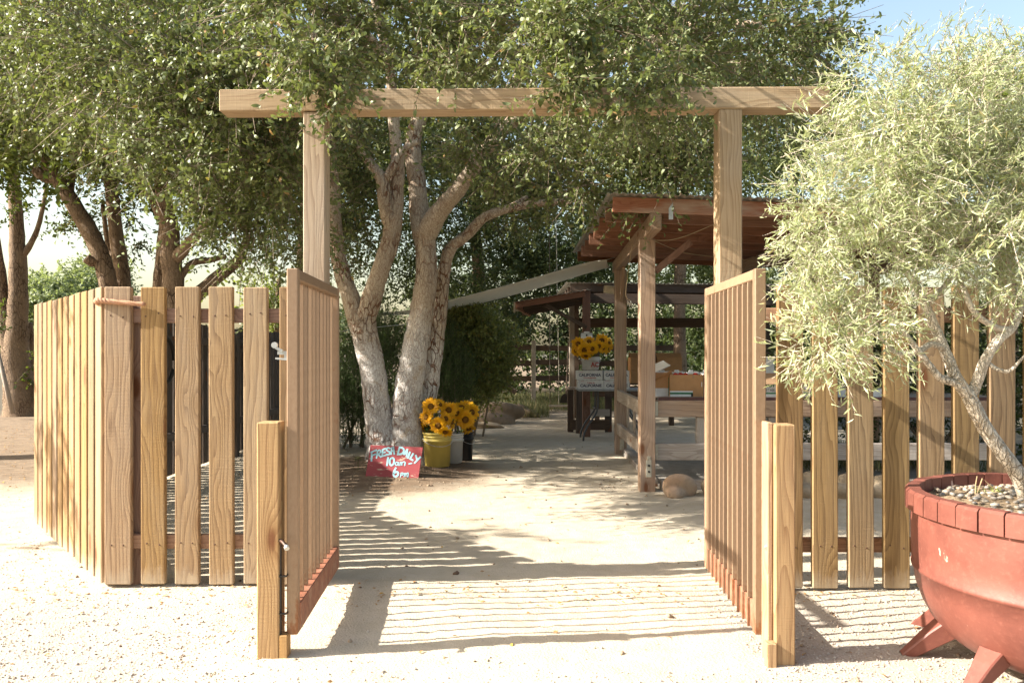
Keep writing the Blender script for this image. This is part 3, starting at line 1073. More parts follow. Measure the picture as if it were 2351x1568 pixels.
def make_oak():
    root = empty('oak_tree', (-1.42, 9.6, 0), 'spreading oak with two whitewashed forked trunks behind the sunflowers', 'tree')
    off = -root.location
    mb = MB()
    def S(*q):
        return [W(a, b, c) + off for a, b, c in q]
    d = OD
    # left stem
    limb(mb, S((893, 1095, d), (886, 1040, d), (876, 985, d), (865, 920, d), (856, 850, d), (840, 775, d), (830, 735, d)), [.36, .245, .187, .16, .148, .152, .165], 18, seed=1)
    limb(mb, S((824, 745, d), (808, 690, d + .05), (790, 640, d + .1), (775, 580, d + .15), (768, 500, d + .2), (764, 420, d + .2), (750, 300, d), (720, 180, d - .4), (680, 60, d - .8)), [.13, .112, .10, .092, .085, .08, .07, .055, .04], 14, seed=2)
    limb(mb, S((838, 740, d), (856, 675, d - .05), (876, 615, d - .1), (896, 555, d - .1), (904, 505, d - .1), (910, 440, d - .1), (914, 380, d - .15), (905, 290, d - .2), (900, 200, d - .3), (880, 90, d - .5), (850, -40, d - .7)), [.13, .115, .108, .105, .108, .088, .077, .07, .06, .05, .04], 14, seed=3)
    limb(mb, S((898, 520, d - .1), (884, 470, d - .2), (879, 420, d - .25), (866, 395, d - .25), (848, 372, d - .25), (825, 335, d - .3), (805, 300, d - .4), (780, 240, d - .6)), [.09, .082, .075, .065, .052, .042, .036, .025], 10, seed=4)
    limb(mb, S((880, 425, d - .22), (897, 390, d - .3), (925, 345, d - .3), (960, 325, d - .3)), [.055, .045, .04, .03], 9, seed=5)
    # right stem
    limb(mb, S((935, 1095, d), (936, 1035, d), (935, 970, d - .02), (938, 900, d - .03), (948, 830, d - .03), (960, 760, d - .03), (972, 690, d - .03), (980, 630, d - .02), (977, 570, d), (975, 530, d)), [.38, .262, .197, .168, .155, .145, .137, .130, .126, .138], 18, seed=6)
    limb(mb, S((975, 545, d), (1000, 500, d - .12), (1022, 470, d - .2), (1045, 445, d - .3), (1080, 395, d - .4), (1112, 340, d - .45), (1150, 270, d - .5), (1190, 180, d - .6), (1250, 60, d - .8)), [.14, .12, .105, .095, .09, .085, .075, .06, .04], 14, seed=7)
    limb(mb, S((972, 545, d), (962, 480, d + .1), (958, 420, d + .12), (948, 350, d + .15), (960, 280, d + .2), (1000, 200, d + .3), (1050, 100, d + .4), (1090, 10, d + .5), (1120, -80, d + .6)), [.13, .12, .11, .10, .095, .085, .08, .07, .05], 14, seed=8)
    limb(mb, S((1000, 240, d + .3), (1060, 190, d + .3), (1120, 140, d + .5)), [.06, .05, .03], 9, seed=18)
    # third, darker stem leaning right behind
    limb(mb, S((955, 1080, d + .15), (968, 980, d + .2), (985, 880, d + .25), (1000, 780, d + .25), (1012, 690, d + .25), (1020, 620, d + .2), (1035, 570, d + .15), (1072, 540, d + .1), (1108, 503, d), (1152, 484, d), (1221, 469, d), (1268, 465, d), (1311, 462, d)), [.18, .15, .125, .105, .088, .078, .072, .065, .058, .052, .046, .042, .036], 12, seed=9)
    limb(mb, S((1150, 486, d), (1180, 470, d + .1), (1210, 452, d + .2)), [.035, .03, .02], 8, seed=10)
    limb(mb, S((1300, 462, d), (1312, 440, d + .05), (1330, 428, d + .1), (1356, 424, d + .1), (1375, 390, d + .1)), [.035, .028, .024, .02, .012], 8, seed=11)
    # a heavy limb overhead to the right, half hidden by leaves
    limb(mb, S((1112, 345, d - .45), (1200, 260, d - .9), (1320, 190, d - 1.4), (1450, 120, d - 1.9), (1600, 60, d - 2.4), (1750, 60, d - 2.6)), [.08, .075, .085, .07, .05, .03], 10, seed=12)
    limb(mb, S((740, 260, d - .1), (640, 250, d - 1.3), (540, 230, d - 2.4), (420, 240, d - 3.0)), [.06, .05, .035, .02], 9, seed=13)
    limb(mb, S((900, 150, d - .4), (820, 60, d - 2.0), (740, 20, d - 3.6), (720, 90, d - 4.4)), [.06, .045, .03, .015], 9, seed=14)
    limb(mb, S((1320, 190, d - 1.4), (1330, 60, d - 3.0), (1320, 60, d - 4.2), (1330, 140, d - 4.8)), [.06, .04, .025, .012], 9, seed=15)
    mb.build('trunk', M['bark_oak'], root, smooth=True)
    rng = np.random.default_rng(21)
    # sunlit sprays on the near side
    near = [blob(490, 300, 6.3, 190, 175, .8), blob(360, 130, 6.4, 270, 150, .9), blob(610, 460, 6.4, 110, 150, .55), blob(560, 180, 5.9, 180, 150, .6),
            blob(690, 40, 5.5, 170, 110, .45), blob(960, 50, 6.0, 230, 110, .7), blob(1290, 70, 5.3, 170, 130, .45), blob(1520, 120, 5.8, 190, 140, .7), blob(1740, 90, 6.4, 170, 150, .8),
            blob(1830, 230, 7.0, 90, 110, .6, .6), blob(120, 110, 7.6, 180, 170, 1.0), blob(1060, 160, 6.6, 150, 60, .5, .6), blob(640, 330, 5.9, 100, 140, .4, .7), blob(760, -60, 5.2, 220, 90, .5, .7), blob(1400, -80, 5.4, 300, 90, .7, .7), blob(560, 560, 6.9, 90, 70, .4, .5)]
    P, D, N, L, Wd, A, E = sprays(near, 4500, 18, .46, .050, .44, rng, out=.8, droop=-.02, up=.35, shell=.7, rdm=.5, clump=8, leafspread=.75, face=.8)
    leaf_mesh('near_foliage', P, D, N, L, Wd, .16, M['leaf_oak'], root)
    rods_mesh('twigs', A, E, .0035, .0015, M['twig'], root)
    # sprays hanging over the crossbeam
    hang = [blob(742, 180, 4.58, 60, 75, .10), blob(700, 110, 4.60, 70, 60, .12, .7), blob(1315, 190, 4.56, 95, 55, .10), blob(1290, 60, 4.60, 90, 95, .12, .8), blob(1450, 225, 4.55, 60, 45, .08, .8), blob(1530, 170, 4.58, 60, 60, .1, .6), blob(805, 215, 4.6, 25, 30, .06, .4), blob(1010, 150, 4.75, 70, 40, .1, .4)]
    P, D, N, L, Wd, A, E = sprays(hang, 430, 15, .25, .046, .42, rng, out=.45, droop=-.2, up=.35, shell=.85, rdm=.6, leafspread=.75, face=.7)
    leaf_mesh('hanging_foliage', P, D, N, L, Wd, .16, M['leaf_oak'], root)
    rods_mesh('twigs', A, E, .0026, .001, M['twig'], root)
    # shaded foliage below and behind the beam
    mid = [blob(820, 330, 10.8, 130, 130, .7, .8), blob(1100, 300, 8.4, 130, 75, .6, .8), blob(1280, 350, 7.8, 190, 105, .8), blob(1480, 350, 7.6, 160, 120, .8), blob(1560, 260, 8.0, 190, 80, .9, .9),
           blob(760, 520, 10.6, 150, 130, .6, .7), blob(1180, 400, 10.8, 220, 120, .8), blob(1075, 400, 8.6, 45, 55, .25, .4), blob(640, 280, 8.4, 190, 160, .8), blob(300, 180, 9.0, 300, 200, 1.0, .8)]
    P, D, N, L, Wd, A, E = sprays(mid, 4400, 12, .36, .06, .48, rng, out=.4, droop=-.3, up=.55, shell=.9, rdm=.75, clump=9)
    leaf_mesh('inner_foliage', P, D, N, L, Wd, .14, M['leaf_oak'], root)
    rods_mesh('twigs', A, E, .004, .002, M['twig'], root)
    # the crown's far and upper mass
    top = [blob(500, 60, 10.5, 420, 260, 1.4), blob(950, 90, 10.5, 430, 240, 1.4), blob(1400, 140, 10.0, 360, 200, 1.3), blob(1680, 110, 9.0, 230, 140, 1.0, .9), blob(780, 330, 11.8, 300, 180, .9), blob(1250, 330, 12.0, 330, 150, .9),
           ((-1.5, 9.2, 6.6), (4.0, 2.8, 1.2), .8), ((-3.5, 8.0, 5.4), (2.0, 1.6, 1.0), .7), ((2.0, 8.6, 5.6), (2.2, 2.0, 1.0), .6)]
    P, D, N, L, Wd, A, E = sprays(top, 2700, 12, .5, .11, .55, rng, out=.5, droop=-.15, up=.6, shell=.8, rdm=.75, clump=8)
    leaf_mesh('crown', P, D, N, L, Wd, .12, M['leaf_oak'], root)


make_oak()


# ------------------------------------------------------------------ other trees
M['bark_brown'] = barkmat('brown_furrowed_bark', (.36, .26, .175), (.25, .175, .115), (.09, .055, .035), 8.0)
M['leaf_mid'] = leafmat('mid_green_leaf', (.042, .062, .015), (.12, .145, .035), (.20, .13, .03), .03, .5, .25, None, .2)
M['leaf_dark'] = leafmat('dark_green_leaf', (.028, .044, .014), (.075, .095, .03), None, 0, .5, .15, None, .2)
M['leaf_sun'] = leafmat('olive_sunny_leaf', (.085, .11, .035), (.20, .22, .09), None, 0, .5, .25, None, .2)  # tones raised so the colour carries the sunlight on these leaves
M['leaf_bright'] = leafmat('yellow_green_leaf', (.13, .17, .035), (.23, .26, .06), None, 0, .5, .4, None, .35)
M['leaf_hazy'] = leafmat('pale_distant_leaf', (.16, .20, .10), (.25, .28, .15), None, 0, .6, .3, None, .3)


def tree(name, base, label, limbs, blobs, n_tw, leaf_l, mat, bark='bark_brown', per=12, tl=.4, wr=.5, seed=1, group=None, clump=8, shell=.85, up=.5, lod=0):
    root = empty(name, base, label, 'tree', group)
    off = -root.location
    mb = MB()
    for i, (pts, rad) in enumerate(limbs):
        limb(mb, [Vector(p) + off for p in pts], rad, 10, seed=seed * 10 + i)
    mb.build('trunk', M[bark], root, smooth=True)
    rng = np.random.default_rng(seed)
    P, D, N, L, Wd, A, E = sprays(blobs, n_tw, per, tl, leaf_l, wr, rng, out=.45, droop=-.1, up=up, shell=shell, rdm=.8, clump=clump)
    leaf_mesh('crown', P, D, N, L, Wd, .12, M[mat], root, lod=lod)
    if tl < .5:
        rods_mesh('twigs', A, E, .005, .002, M['twig'], root)
    return root


GB = 'trees beyond the front fence'
d = 12.0
tree('leaning_tree', W(262, 1020, d), 'tree with a pale knobbed trunk leaning toward the picture edge behind the slat fence',
     [([W(275, 1030, d), W(262, 800, d), (W(250, 660, d)), W(232, 590, d), W(208, 535, d), W(160, 456, d), W(128, 405, d), W(105, 370, d), W(60, 300, d), W(30, 200, d)], [.2, .16, .135, .13, .125, .115, .10, .085, .06, .04]),
      ([W(128, 410, d), W(100, 405, d), W(82, 390, d)], [.09, .085, .075]), ([W(225, 600, d), W(210, 600, d - .1), W(198, 592, d - .15)], [.09, .08, .07]),
      ([W(158, 452, d), W(168, 400, d + .2), W(190, 300, d + .3)], [.07, .05, .03])],
     [blob(130, 250, 11.5, 190, 120, 1.0), blob(60, 130, 11.5, 200, 150, 1.2), blob(250, 330, 12.5, 160, 80, .8, .8), blob(170, 500, 13.5, 90, 70, .5, .25)], 1500, .065, 'leaf_mid', seed=31, group=GB)
d = 12.6
tree('upright_tree', W(290, 1010, d), 'dark upright trunk forking high, second tree behind the fence corner',
     [([W(296, 1020, d), W(290, 800, d), W(283, 650, d), W(268, 545, d), W(259, 460, d), W(250, 410, d), W(225, 360, d), W(200, 250, d)], [.17, .14, .12, .11, .10, .09, .06, .04]),
      ([W(252, 420, d), W(272, 380, d), W(290, 320, d), W(310, 220, d)], [.07, .06, .05, .03]), ([W(262, 590, d), W(248, 560, d + .1), W(236, 470, d + .2)], [.05, .04, .03])],
     [blob(260, 250, 12.2, 170, 130, 1.0), blob(380, 330, 13, 150, 110, .8), blob(300, 520, 13.8, 90, 60, .5, .3)], 1100, .065, 'leaf_dark', seed=32, group=GB)
d = 11.2
tree('forked_tree', W(395, 1040, d), 'warm brown trunk with a long low limb behind the third fence board',
     [([W(400, 1060, d), W(397, 850, d), W(398, 660, d), W(393, 600, d), W(390, 540, d), W(378, 460, d), W(366, 385, d), W(350, 330, d), W(330, 220, d)], [.2, .165, .145, .14, .13, .11, .095, .07, .04]),
      ([W(388, 530, d), W(365, 480, d + .05), W(338, 430, d + .1), W(310, 390, d + .1), W(290, 320, d + .1)], [.085, .08, .07, .06, .03]),
      ([W(396, 600, d), W(425, 570, d - .1), W(455, 535, d - .2), W(490, 480, d - .3)], [.10, .085, .07, .04]),
      ([W(405, 650, d), W(440, 606, d + .1), W(480, 598, d + .2), W(520, 588, d + .3)], [.05, .05, .045, .03]),
      ([W(400, 740, d), W(440, 690, d + .2), W(490, 645, d + .3), W(530, 612, d + .4), W(550, 594, d + .4), W(570, 540, d + .4)], [.12, .105, .095, .085, .08, .05]),
      ([W(372, 1000, d + .2), W(366, 700, d + .25), W(370, 600, d + .25), W(378, 500, d + .2)], [.11, .095, .085, .06])],
     [blob(430, 300, 11.0, 190, 150, 1.0), blob(560, 430, 12.0, 130, 130, .8), blob(480, 560, 12.5, 110, 60, .5, .4), blob(330, 190, 10.5, 220, 130, .9)], 1700, .06, 'leaf_mid', seed=33, group=GB)
d = 17.5
tree('roadside_tree', W(48, 955, d), 'thick old tree with low leafy shoots at the far end of the angled fence',
     [([W(52, 962, d), W(46, 900, d), W(38, 820, d), W(40, 740, d), W(42, 640, d), W(40, 560, d), W(36, 470, d), W(28, 380, d), W(12, 280, d)], [.42, .33, .27, .22, .19, .165, .14, .11, .07]),
      ([W(38, 850, d), W(20, 780, d), W(8, 700, d), W(-2, 620, d), W(-14, 520, d)], [.22, .19, .16, .13, .08]),
      ([W(42, 600, d), W(62, 575, d), W(85, 530, d), W(100, 470, d), W(112, 390, d)], [.07, .07, .055, .045, .03]),
      ([W(60, 960, d + .3), W(70, 850, d + .4), W(66, 740, d + .4)], [.17, .14, .08])],
     [blob(0, 300, 16, 160, 190, 1.2), blob(15, 770, 17, 50, 80, .5, .35), blob(90, 250, 16, 150, 160, 1.2), blob(85, 880, 17.6, 30, 60, .4, .3), blob(-120, 200, 15, 200, 220, 1.5)], 1700, .09, 'leaf_mid', seed=34, group=GB)

GF = 'trees farther back'
d = 34.0
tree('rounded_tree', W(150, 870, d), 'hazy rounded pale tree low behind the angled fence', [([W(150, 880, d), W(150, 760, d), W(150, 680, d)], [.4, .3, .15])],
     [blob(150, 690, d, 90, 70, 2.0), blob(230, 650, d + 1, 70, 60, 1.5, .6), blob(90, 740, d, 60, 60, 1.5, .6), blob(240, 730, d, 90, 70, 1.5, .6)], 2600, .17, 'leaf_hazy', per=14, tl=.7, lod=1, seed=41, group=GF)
d = 19.0
tree('young_tree', W(640, 900, d), 'bright green young tree glimpsed beside the gateway post', [([W(645, 920, d), W(640, 760, d), W(640, 640, d)], [.12, .09, .05])],
     [blob(640, 700, d, 60, 60, .8), blob(600, 690, d, 40, 50, .6, .5), blob(660, 820, d, 60, 80, .8, .6)], 500, .10, 'leaf_bright', seed=42, group=GF)
d = 21.0
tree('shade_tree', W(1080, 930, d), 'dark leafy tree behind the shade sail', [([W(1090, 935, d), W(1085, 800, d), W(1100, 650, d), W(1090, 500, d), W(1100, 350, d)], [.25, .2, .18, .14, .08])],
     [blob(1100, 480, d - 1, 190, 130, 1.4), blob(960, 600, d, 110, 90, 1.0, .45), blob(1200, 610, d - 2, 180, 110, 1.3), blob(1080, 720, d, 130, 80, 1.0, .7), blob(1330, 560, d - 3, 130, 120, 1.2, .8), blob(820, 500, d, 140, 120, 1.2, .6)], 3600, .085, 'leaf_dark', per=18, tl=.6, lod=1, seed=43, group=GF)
d = 19.0
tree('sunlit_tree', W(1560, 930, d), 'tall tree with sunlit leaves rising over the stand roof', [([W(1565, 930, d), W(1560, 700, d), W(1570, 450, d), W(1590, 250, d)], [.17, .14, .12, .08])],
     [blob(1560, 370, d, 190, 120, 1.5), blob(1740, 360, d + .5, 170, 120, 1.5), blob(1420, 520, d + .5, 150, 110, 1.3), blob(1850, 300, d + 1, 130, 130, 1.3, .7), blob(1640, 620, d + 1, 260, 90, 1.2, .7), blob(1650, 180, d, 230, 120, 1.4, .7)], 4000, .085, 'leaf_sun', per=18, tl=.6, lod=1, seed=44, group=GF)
d = 15.0
tree('green_tree', W(2310, 900, d), 'light green tree rising behind the willowy planter tree', [([W(2320, 920, d), W(2315, 600, d), W(2300, 300, d)], [.16, .12, .06])],
     [blob(2290, 190, d, 80, 75, .8), blob(2200, 330, d, 120, 110, 1.0), blob(2340, 330, d, 130, 130, 1.0), blob(2060, 430, d + 1, 110, 90, 1.0, .6)], 1800, .075, 'leaf_bright', per=14, lod=1, seed=45, group=GF)
d = 14.0
tree('shading_tree', (-8.2, 10.2, 0), 'dense tree beyond the angled fence at the picture edge', [([(-8.2, 10.2, 0), (-8.1, 10.2, 2.0), (-8.0, 10.2, 4.0)], [.25, .2, .1])],
     [((-6.6, 8.6, 4.4), (1.6, 1.2, 1.2), 1), ((-8.2, 10.3, 5.2), (1.9, 1.9, 1.6), 1), ((-7.0, 12.0, 5.6), (1.8, 1.6, 1.5), 1), ((-9.5, 12.5, 6.0), (2, 2, 1.9), 1), ((-5.4, 10.6, 4.6), (1.5, 1.4, 1.0), .9), ((-8.2, 5.3, 4.3), (1.3, .8, .7), .35), ((-6.8, 14.5, 5.6), (2.2, 1.8, 1.6), .9), ((-4.2, 13.5, 5.0), (1.8, 1.5, 1.2), .8)], 2600, .13, 'leaf_mid', tl=.62, lod=1, seed=46, group=GF)
tree('rear_tree', (-4.6, 17.5, 0), 'tree deep behind the dark back fence, crown hidden by the oak', [([(-4.6, 17.5, 0), (-4.6, 17.5, 3.0), (-4.5, 17.4, 5.0)], [.2, .16, .1])],  # added tree, crown kept out of sight, there to shade the far ground
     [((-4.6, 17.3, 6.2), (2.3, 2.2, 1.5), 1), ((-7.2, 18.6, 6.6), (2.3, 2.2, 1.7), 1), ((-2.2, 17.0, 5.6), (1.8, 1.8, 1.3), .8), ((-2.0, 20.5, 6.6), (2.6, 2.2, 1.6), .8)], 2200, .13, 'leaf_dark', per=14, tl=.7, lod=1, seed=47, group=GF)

# far wood that closes the view
rng = np.random.default_rng(77)
bl = []
for k in range(16):
    px = 760 + k * 105
    bl.append(blob(px, 800 - rng.uniform(0, 60), 27 + rng.uniform(-2, 2), 110, 110, 1.5, 1.0))
for k in range(9):
    bl.append(blob(1000 + k * 110, 690 - rng.uniform(0, 70), 27 + rng.uniform(-1, 2), 110, 90, 1.4, .9))
for k in range(17):
    bl.append(((-4.5 + k * .85, 23.2 + rng.uniform(-.5, .5), .55), (.8, .6, .75 + rng.uniform(0, .4)), 1.2))
for k in range(22):
    bl.append(blob(-1500 + k * 105, 790, 42 + rng.uniform(-3, 3), 80, 50 + rng.uniform(0, 22), 1.5, .55))
P, D, N, L, Wd, A, E = sprays(bl, 7200, 16, .8, .14, .6, rng, shell=.9, clump=7)
tag(leaf_mesh('far_wood', P, D, N, L, Wd, .1, M['leaf_dark'], lod=1), 'dark far wood closing the view behind the stands', 'wood', kind='stuff')


# ------------------------------------------------------------------ shrubs
M['leaf_rosemary'] = leafmat('rosemary_needle', (.042, .070, .022), (.09, .135, .048), None, 0, .6, .2, None, .15)
M['leaf_shrub'] = leafmat('yellowish_shrub_leaf', (.13, .155, .045), (.24, .25, .085), (.24, .17, .05), .08, .5, .3, None, .35)


M['stem_green'] = plain('green_shrub_stem', (.10, .11, .05), .8)


def shrub(name, base, label, blobs, n_tw, per, tl, L, wr, mat, seed, out=.2, droop=1.2, rdm=.35, up=.2, clump=None, spread=.8, grp='shrubs behind the oak'):
    root = empty(name, base, label, 'shrub', grp)
    rng = np.random.default_rng(seed)
    P, D, N, LL, Wd, A, E = sprays(blobs, n_tw, per, tl, L, wr, rng, out=out, droop=droop, rdm=rdm, up=up, shell=.9, clump=clump, leafspread=spread)
    keep = P[:, 2] > 0.0
    leaf_mesh('foliage', P[keep], D[keep], N[keep], LL[keep], Wd[keep], .05, M[mat], root, lod=1)
    ok = A[:, 2] > .02
    A2 = A[ok]; B2 = E[ok]
    rods_mesh('stems', A2, B2, .003, .001, M['stem_green'], root)
    # woody stems from the ground
    mb = MB(); rg = random.Random(seed)
    b = Vector(base)
    for k in range(9):
        c, r = blobs[k % len(blobs)][0], blobs[k % len(blobs)][1]
        tip = Vector((c[0] + rg.uniform(-.5, .5) * r[0], c[1] + rg.uniform(-.5, .5) * r[1], c[2]))
        st = Vector((b.x + rg.uniform(-.25, .25), b.y + rg.uniform(-.2, .2), 0))
        mb.tube([st - b, (st * .5 + tip * .5) + Vector((0, 0, .1)) - b, tip - b], [.02, .014, .006], 6)
    mb.build('branches', M['twig'], root)
    return root


shrub('rosemary_bush', (-2.2, 11.6, 0), 'tall dark rosemary bush behind the left whitewashed trunk',
      [blob(835, 900, 11.4, 85, 130, .6), blob(870, 800, 11.5, 60, 80, .5), blob(790, 930, 11.3, 60, 110, .5, .8)], 2300, 16, .34, .04, .2, 'leaf_rosemary', 51)
shrub('rosemary_bush', (-.95, 11.9, 0), 'tall dark rosemary bush between the right trunk and the yellowish shrub',
      [blob(1010, 870, 11.7, 75, 110, .6), blob(985, 800, 11.8, 50, 70, .5), blob(1050, 890, 11.8, 45, 80, .5, .8)], 2300, 16, .34, .04, .2, 'leaf_rosemary', 52)
shrub('flowering_shrub', (-.6, 13.2, 0), 'loose yellowish green shrub beneath the shade sail',
      [blob(1080, 800, 12.6, 80, 95, .6), blob(1115, 850, 12.9, 50, 80, .6), blob(1055, 770, 12.6, 55, 65, .5, .7), blob(1135, 800, 13.0, 38, 65, .4, .5)], 3400, 14, .36, .055, .55, 'leaf_shrub', 53, droop=.6, rdm=.6)
shrub('dark_hedge_bush', (5.0, 9.2, 0), 'dense dark bush in shade behind the golden slat fence',
      [((4.4, 9.6, 1.0), (1.3, .6, 1.0), 1), ((6.0, 9.2, 1.1), (1.3, .7, 1.1), 1)], 1300, 13, .35, .06, .45, 'leaf_dark', 54, droop=.2, rdm=.7, grp='shrubs behind the stand')


# ------------------------------------------------------------------ produce stand
M['roof_sheet'] = plain('weathered_corrugated_steel', (.36, .34, .29), .55, .4, .15, 12, .1, .002, .4, dirt=(.28, .17, .09), dirtamt=.6)
M['solar'] = plain('grey_roof_panel', (.30, .33, .36), .35, .2, .05, 10)
M['concrete'] = plain('concrete', (.34, .31, .27), .9, 0, .12, 14, .2, .004, .2)
M['counter_dark'] = plain('dark_red_counter', (.09, .035, .03), .6, 0, .2, 30)
M['string'] = plain('tan_string', (.40, .30, .18), .9)


def corrugated(name, x0, x1, y0, y1, zf, mat, parent, pitch=.076, amp=.009, th=.004, along='y'):
    """Corrugated sheet; ridges run along y (waves across x) or along x. zf(x, y) gives the height."""
    mb = MB()
    off = parent.location
    if along == 'y':
        n = max(4, int((x1 - x0) / pitch * 4)); us = [x0 + (x1 - x0) * i / n for i in range(n + 1)]
        vs = []
        for i, x in enumerate(us):
            w = amp * math.sin(2 * math.pi * x / pitch)
            for y in (y0, y1):
                for t in (0, -th):
                    vs.append((x - off.x, y - off.y, zf(x, y) + w + t - off.z))
        fs = []
        for i in range(n):
            a = i * 4; b = a + 4
            fs += [(a, b, b + 2, a + 2), (a + 1, a + 3, b + 3, b + 1), (a, a + 1, b + 1, b), (a + 2, b + 2, b + 3, a + 3)]
    else:
        n = max(4, int((y1 - y0) / pitch * 4)); us = [y0 + (y1 - y0) * i / n for i in range(n + 1)]
        vs = []
        for i, y in enumerate(us):
            w = amp * math.sin(2 * math.pi * y / pitch)
            for x in (x0, x1):
                for t in (0, -th):
                    vs.append((x - off.x, y - off.y, zf(x, y) + w + t - off.z))
        fs = []
        for i in range(n):
            a = i * 4; b = a + 4
            fs += [(a, a + 2, b + 2, b), (a + 1, b + 1, b + 3, a + 3), (a, b, b + 1, a + 1), (a + 2, a + 3, b + 3, b + 2)]
    fs += [(0, 2, 3, 1), (n * 4, n * 4 + 1, n * 4 + 3, n * 4 + 2)]
    mb.add(vs, fs)
    return mb.build(name, mat, parent)


def make_stand():
    root = empty('produce_stand', (1.35, 7.95, 0), 'open timber produce stand with red stained rafters and corrugated roof', 'stand')
    T = lambda n, a, b, w, h, m, **k: timber(n, a, b, w, h, M[m], root, **k)
    yf, yb = 8.0, 10.95
    posts = [(1.352, yf), (1.49, yb), (3.15, yf + .02), (3.15, yb), (4.95, yf + .02), (4.95, yb)]
    for x, y in posts:
        T('post', (x, y, -.05), (x, y, 2.515), .152, .15, 'stand', up=(0, 1, 0), bevel=.006)
    slope = lambda x: -.033 * (x - .9)
    # beams along the depth, on the posts
    for x0, x1 in ((1.32, 1.47), (3.15, 3.15), (4.95, 4.95)):
        z = 2.592 + slope(x0) * .6
        T('beam', (x0, 7.30, z), (x1, 11.25, z), .104, .155, 'stand', bevel=.006)
    # joists across, the first one is the weathered fascia
    y = 7.30
    k = 0
    while y < 11.3:
        T('fascia' if k == 0 else 'rafter', (.925, y + .02, 2.742), (5.6, y + .02, 2.742 + slope(5.6) * 1.0), .04, .135, 'fascia' if k == 0 else 'stand_red', bevel=.003)
        y += .56; k += 1
    zf = lambda x, y: 2.825 + slope(x) * 1.0
    xx = .87
    while xx < 5.6:
        corrugated('roof_sheet', xx, min(xx + .80, 5.7), 7.20, 11.45, (lambda x, y, q=(int(xx * 10) % 2) * .006: 2.826 + q + slope(x)), M['roof_sheet'], root)
        xx += .78
    # eave edge sheet seen from below at the left
    MB().box((2.62 - 1.35, 9.1 - 7.95, 2.868 + slope(2.62)), (.36, 1.2, .03)).build('roof_panel', M['solar'], root)
    MB().box((2.50 - 1.35, 8.6 - 7.95, 2.93), (.42, .9, .055), Matrix.Rotation(.06, 3, 'Y')).build('roof_panel', M['solar'], root, bevel=.006)
    # braces
    T('brace', (1.41, 8.10, 2.12), (1.41, 8.55, 2.52), .04, .09, 'stand')
    T('brace', (1.49, 10.85, 2.1), (1.46, 10.4, 2.52), .04, .09, 'stand')
    T('brace', (1.44, 8.02, 2.2), (1.80, 8.02, 2.5), .04, .07, 'stand_red')
    # front counter rails
    T('rail', (1.43, 8.02, .82), (5.0, 8.02, .82), .07, .165, 'stand', bevel=.006)
    T('rail', (1.43, 8.02, .388), (5.0, 8.02, .388), .07, .17, 'stand_grey', bevel=.006)
    T('strut', (1.90, 8.04, .472), (1.90, 8.04, .735), .085, .06, 'stand_grey', up=(0, 1, 0))
    T('strut', (2.62, 8.04, .472), (2.62, 8.04, .735), .07, .06, 'stand_grey', up=(0, 1, 0))
    T('strut', (3.9, 8.04, .472), (3.9, 8.04, .735), .085, .06, 'stand_grey', up=(0, 1, 0))
    # side rails toward the back post
    T('rail', (1.37, 8.08, .80), (1.46, 10.88, .80), .06, .15, 'stand_grey', bevel=.006)
    T('rail', (1.37, 8.08, .375), (1.46, 10.88, .345), .06, .15, 'stand_grey', bevel=.006)
    for q in (9.2, 9.75, 10.3):
        T('slat', (1.50, q, .30), (1.50, q, .74), .10, .025, 'stand_grey', up=(1, 0, 0))
    # counter top boards and edge
    for q in range(7):
        T('counter_board', (1.46, 8.06 + q * .125, .918), (5.0, 8.06 + q * .125, .918), .118, .024, 'stand_grey', bevel=.002)
    MB().box((3.23 - 1.35, 7.996 - 7.95, .919), (3.52, .012, .030)).build('counter_edge', M['counter_dark'], root)
    for q in range(5):
        T('shelf_board', (1.6, 8.1 + q * .16, .36), (5.0, 8.1 + q * .16, .36), .15, .022, 'stand_grey', bevel=.002) if q > 5 else None
    # sill timbers and slab edge
    T('sill', (1.5, 8.05, .045), (5.0, 8.05, .045), .09, .12, 'stand_grey')
    T('sill', (1.46, 8.2, .03), (1.56, 10.9, .03), .09, .09, 'stand_grey')
    # hardware
    def brk(c, s, rot=None):
        return MB().box(Vector(c) - root.location, s, rot).build('bracket', M['bracket'], root, bevel=.002)
    brk((1.442, 7.978, .82), (.04, .01, .15)); brk((1.442, 7.978, .388), (.04, .01, .15))
    brk((1.36, 7.921, .23), (.055, .006, .17)); brk((1.36, 7.921, .335), (.035, .006, .035))
    brk((1.50, 10.87, .13), (.06, .006, .15))
    for zz in (.20, .26):
        MB().tube([Vector((1.36, 7.90, zz)) - root.location, Vector((1.36, 7.922, zz)) - root.location], .012, 8).build('bolt', M['iron'], root)
    MB().add([Vector(p) - root.location for p in ((1.435, 7.294, 2.70), (1.475, 7.294, 2.76), (1.475, 7.294, 2.60), (1.435, 7.294, 2.60), (1.435, 7.29, 2.70), (1.475, 7.29, 2.76), (1.475, 7.29, 2.60), (1.435, 7.29, 2.60))],
             [(0, 1, 2, 3), (7, 6, 5, 4), (0, 4, 5, 1), (1, 5, 6, 2), (2, 6, 7, 3), (3, 7, 4, 0)]).build('strap', M['zinc'], root)
    MB().box(Vector((3.3, 9.6, .012)) - root.location, (3.6, 3.0, .05)).build('floor_slab', M['concrete'], root)
    return root


make_stand()

# strings and little things under the stand roof
def cord(name, pts, r, mat, label, cat, sub=6):
    p, rr = smooth_path(pts, [r] * len(pts), sub)
    mb = MB().tube(p, rr, 6)
    return tag(mb.build(name, mat, smooth=True), label, cat)


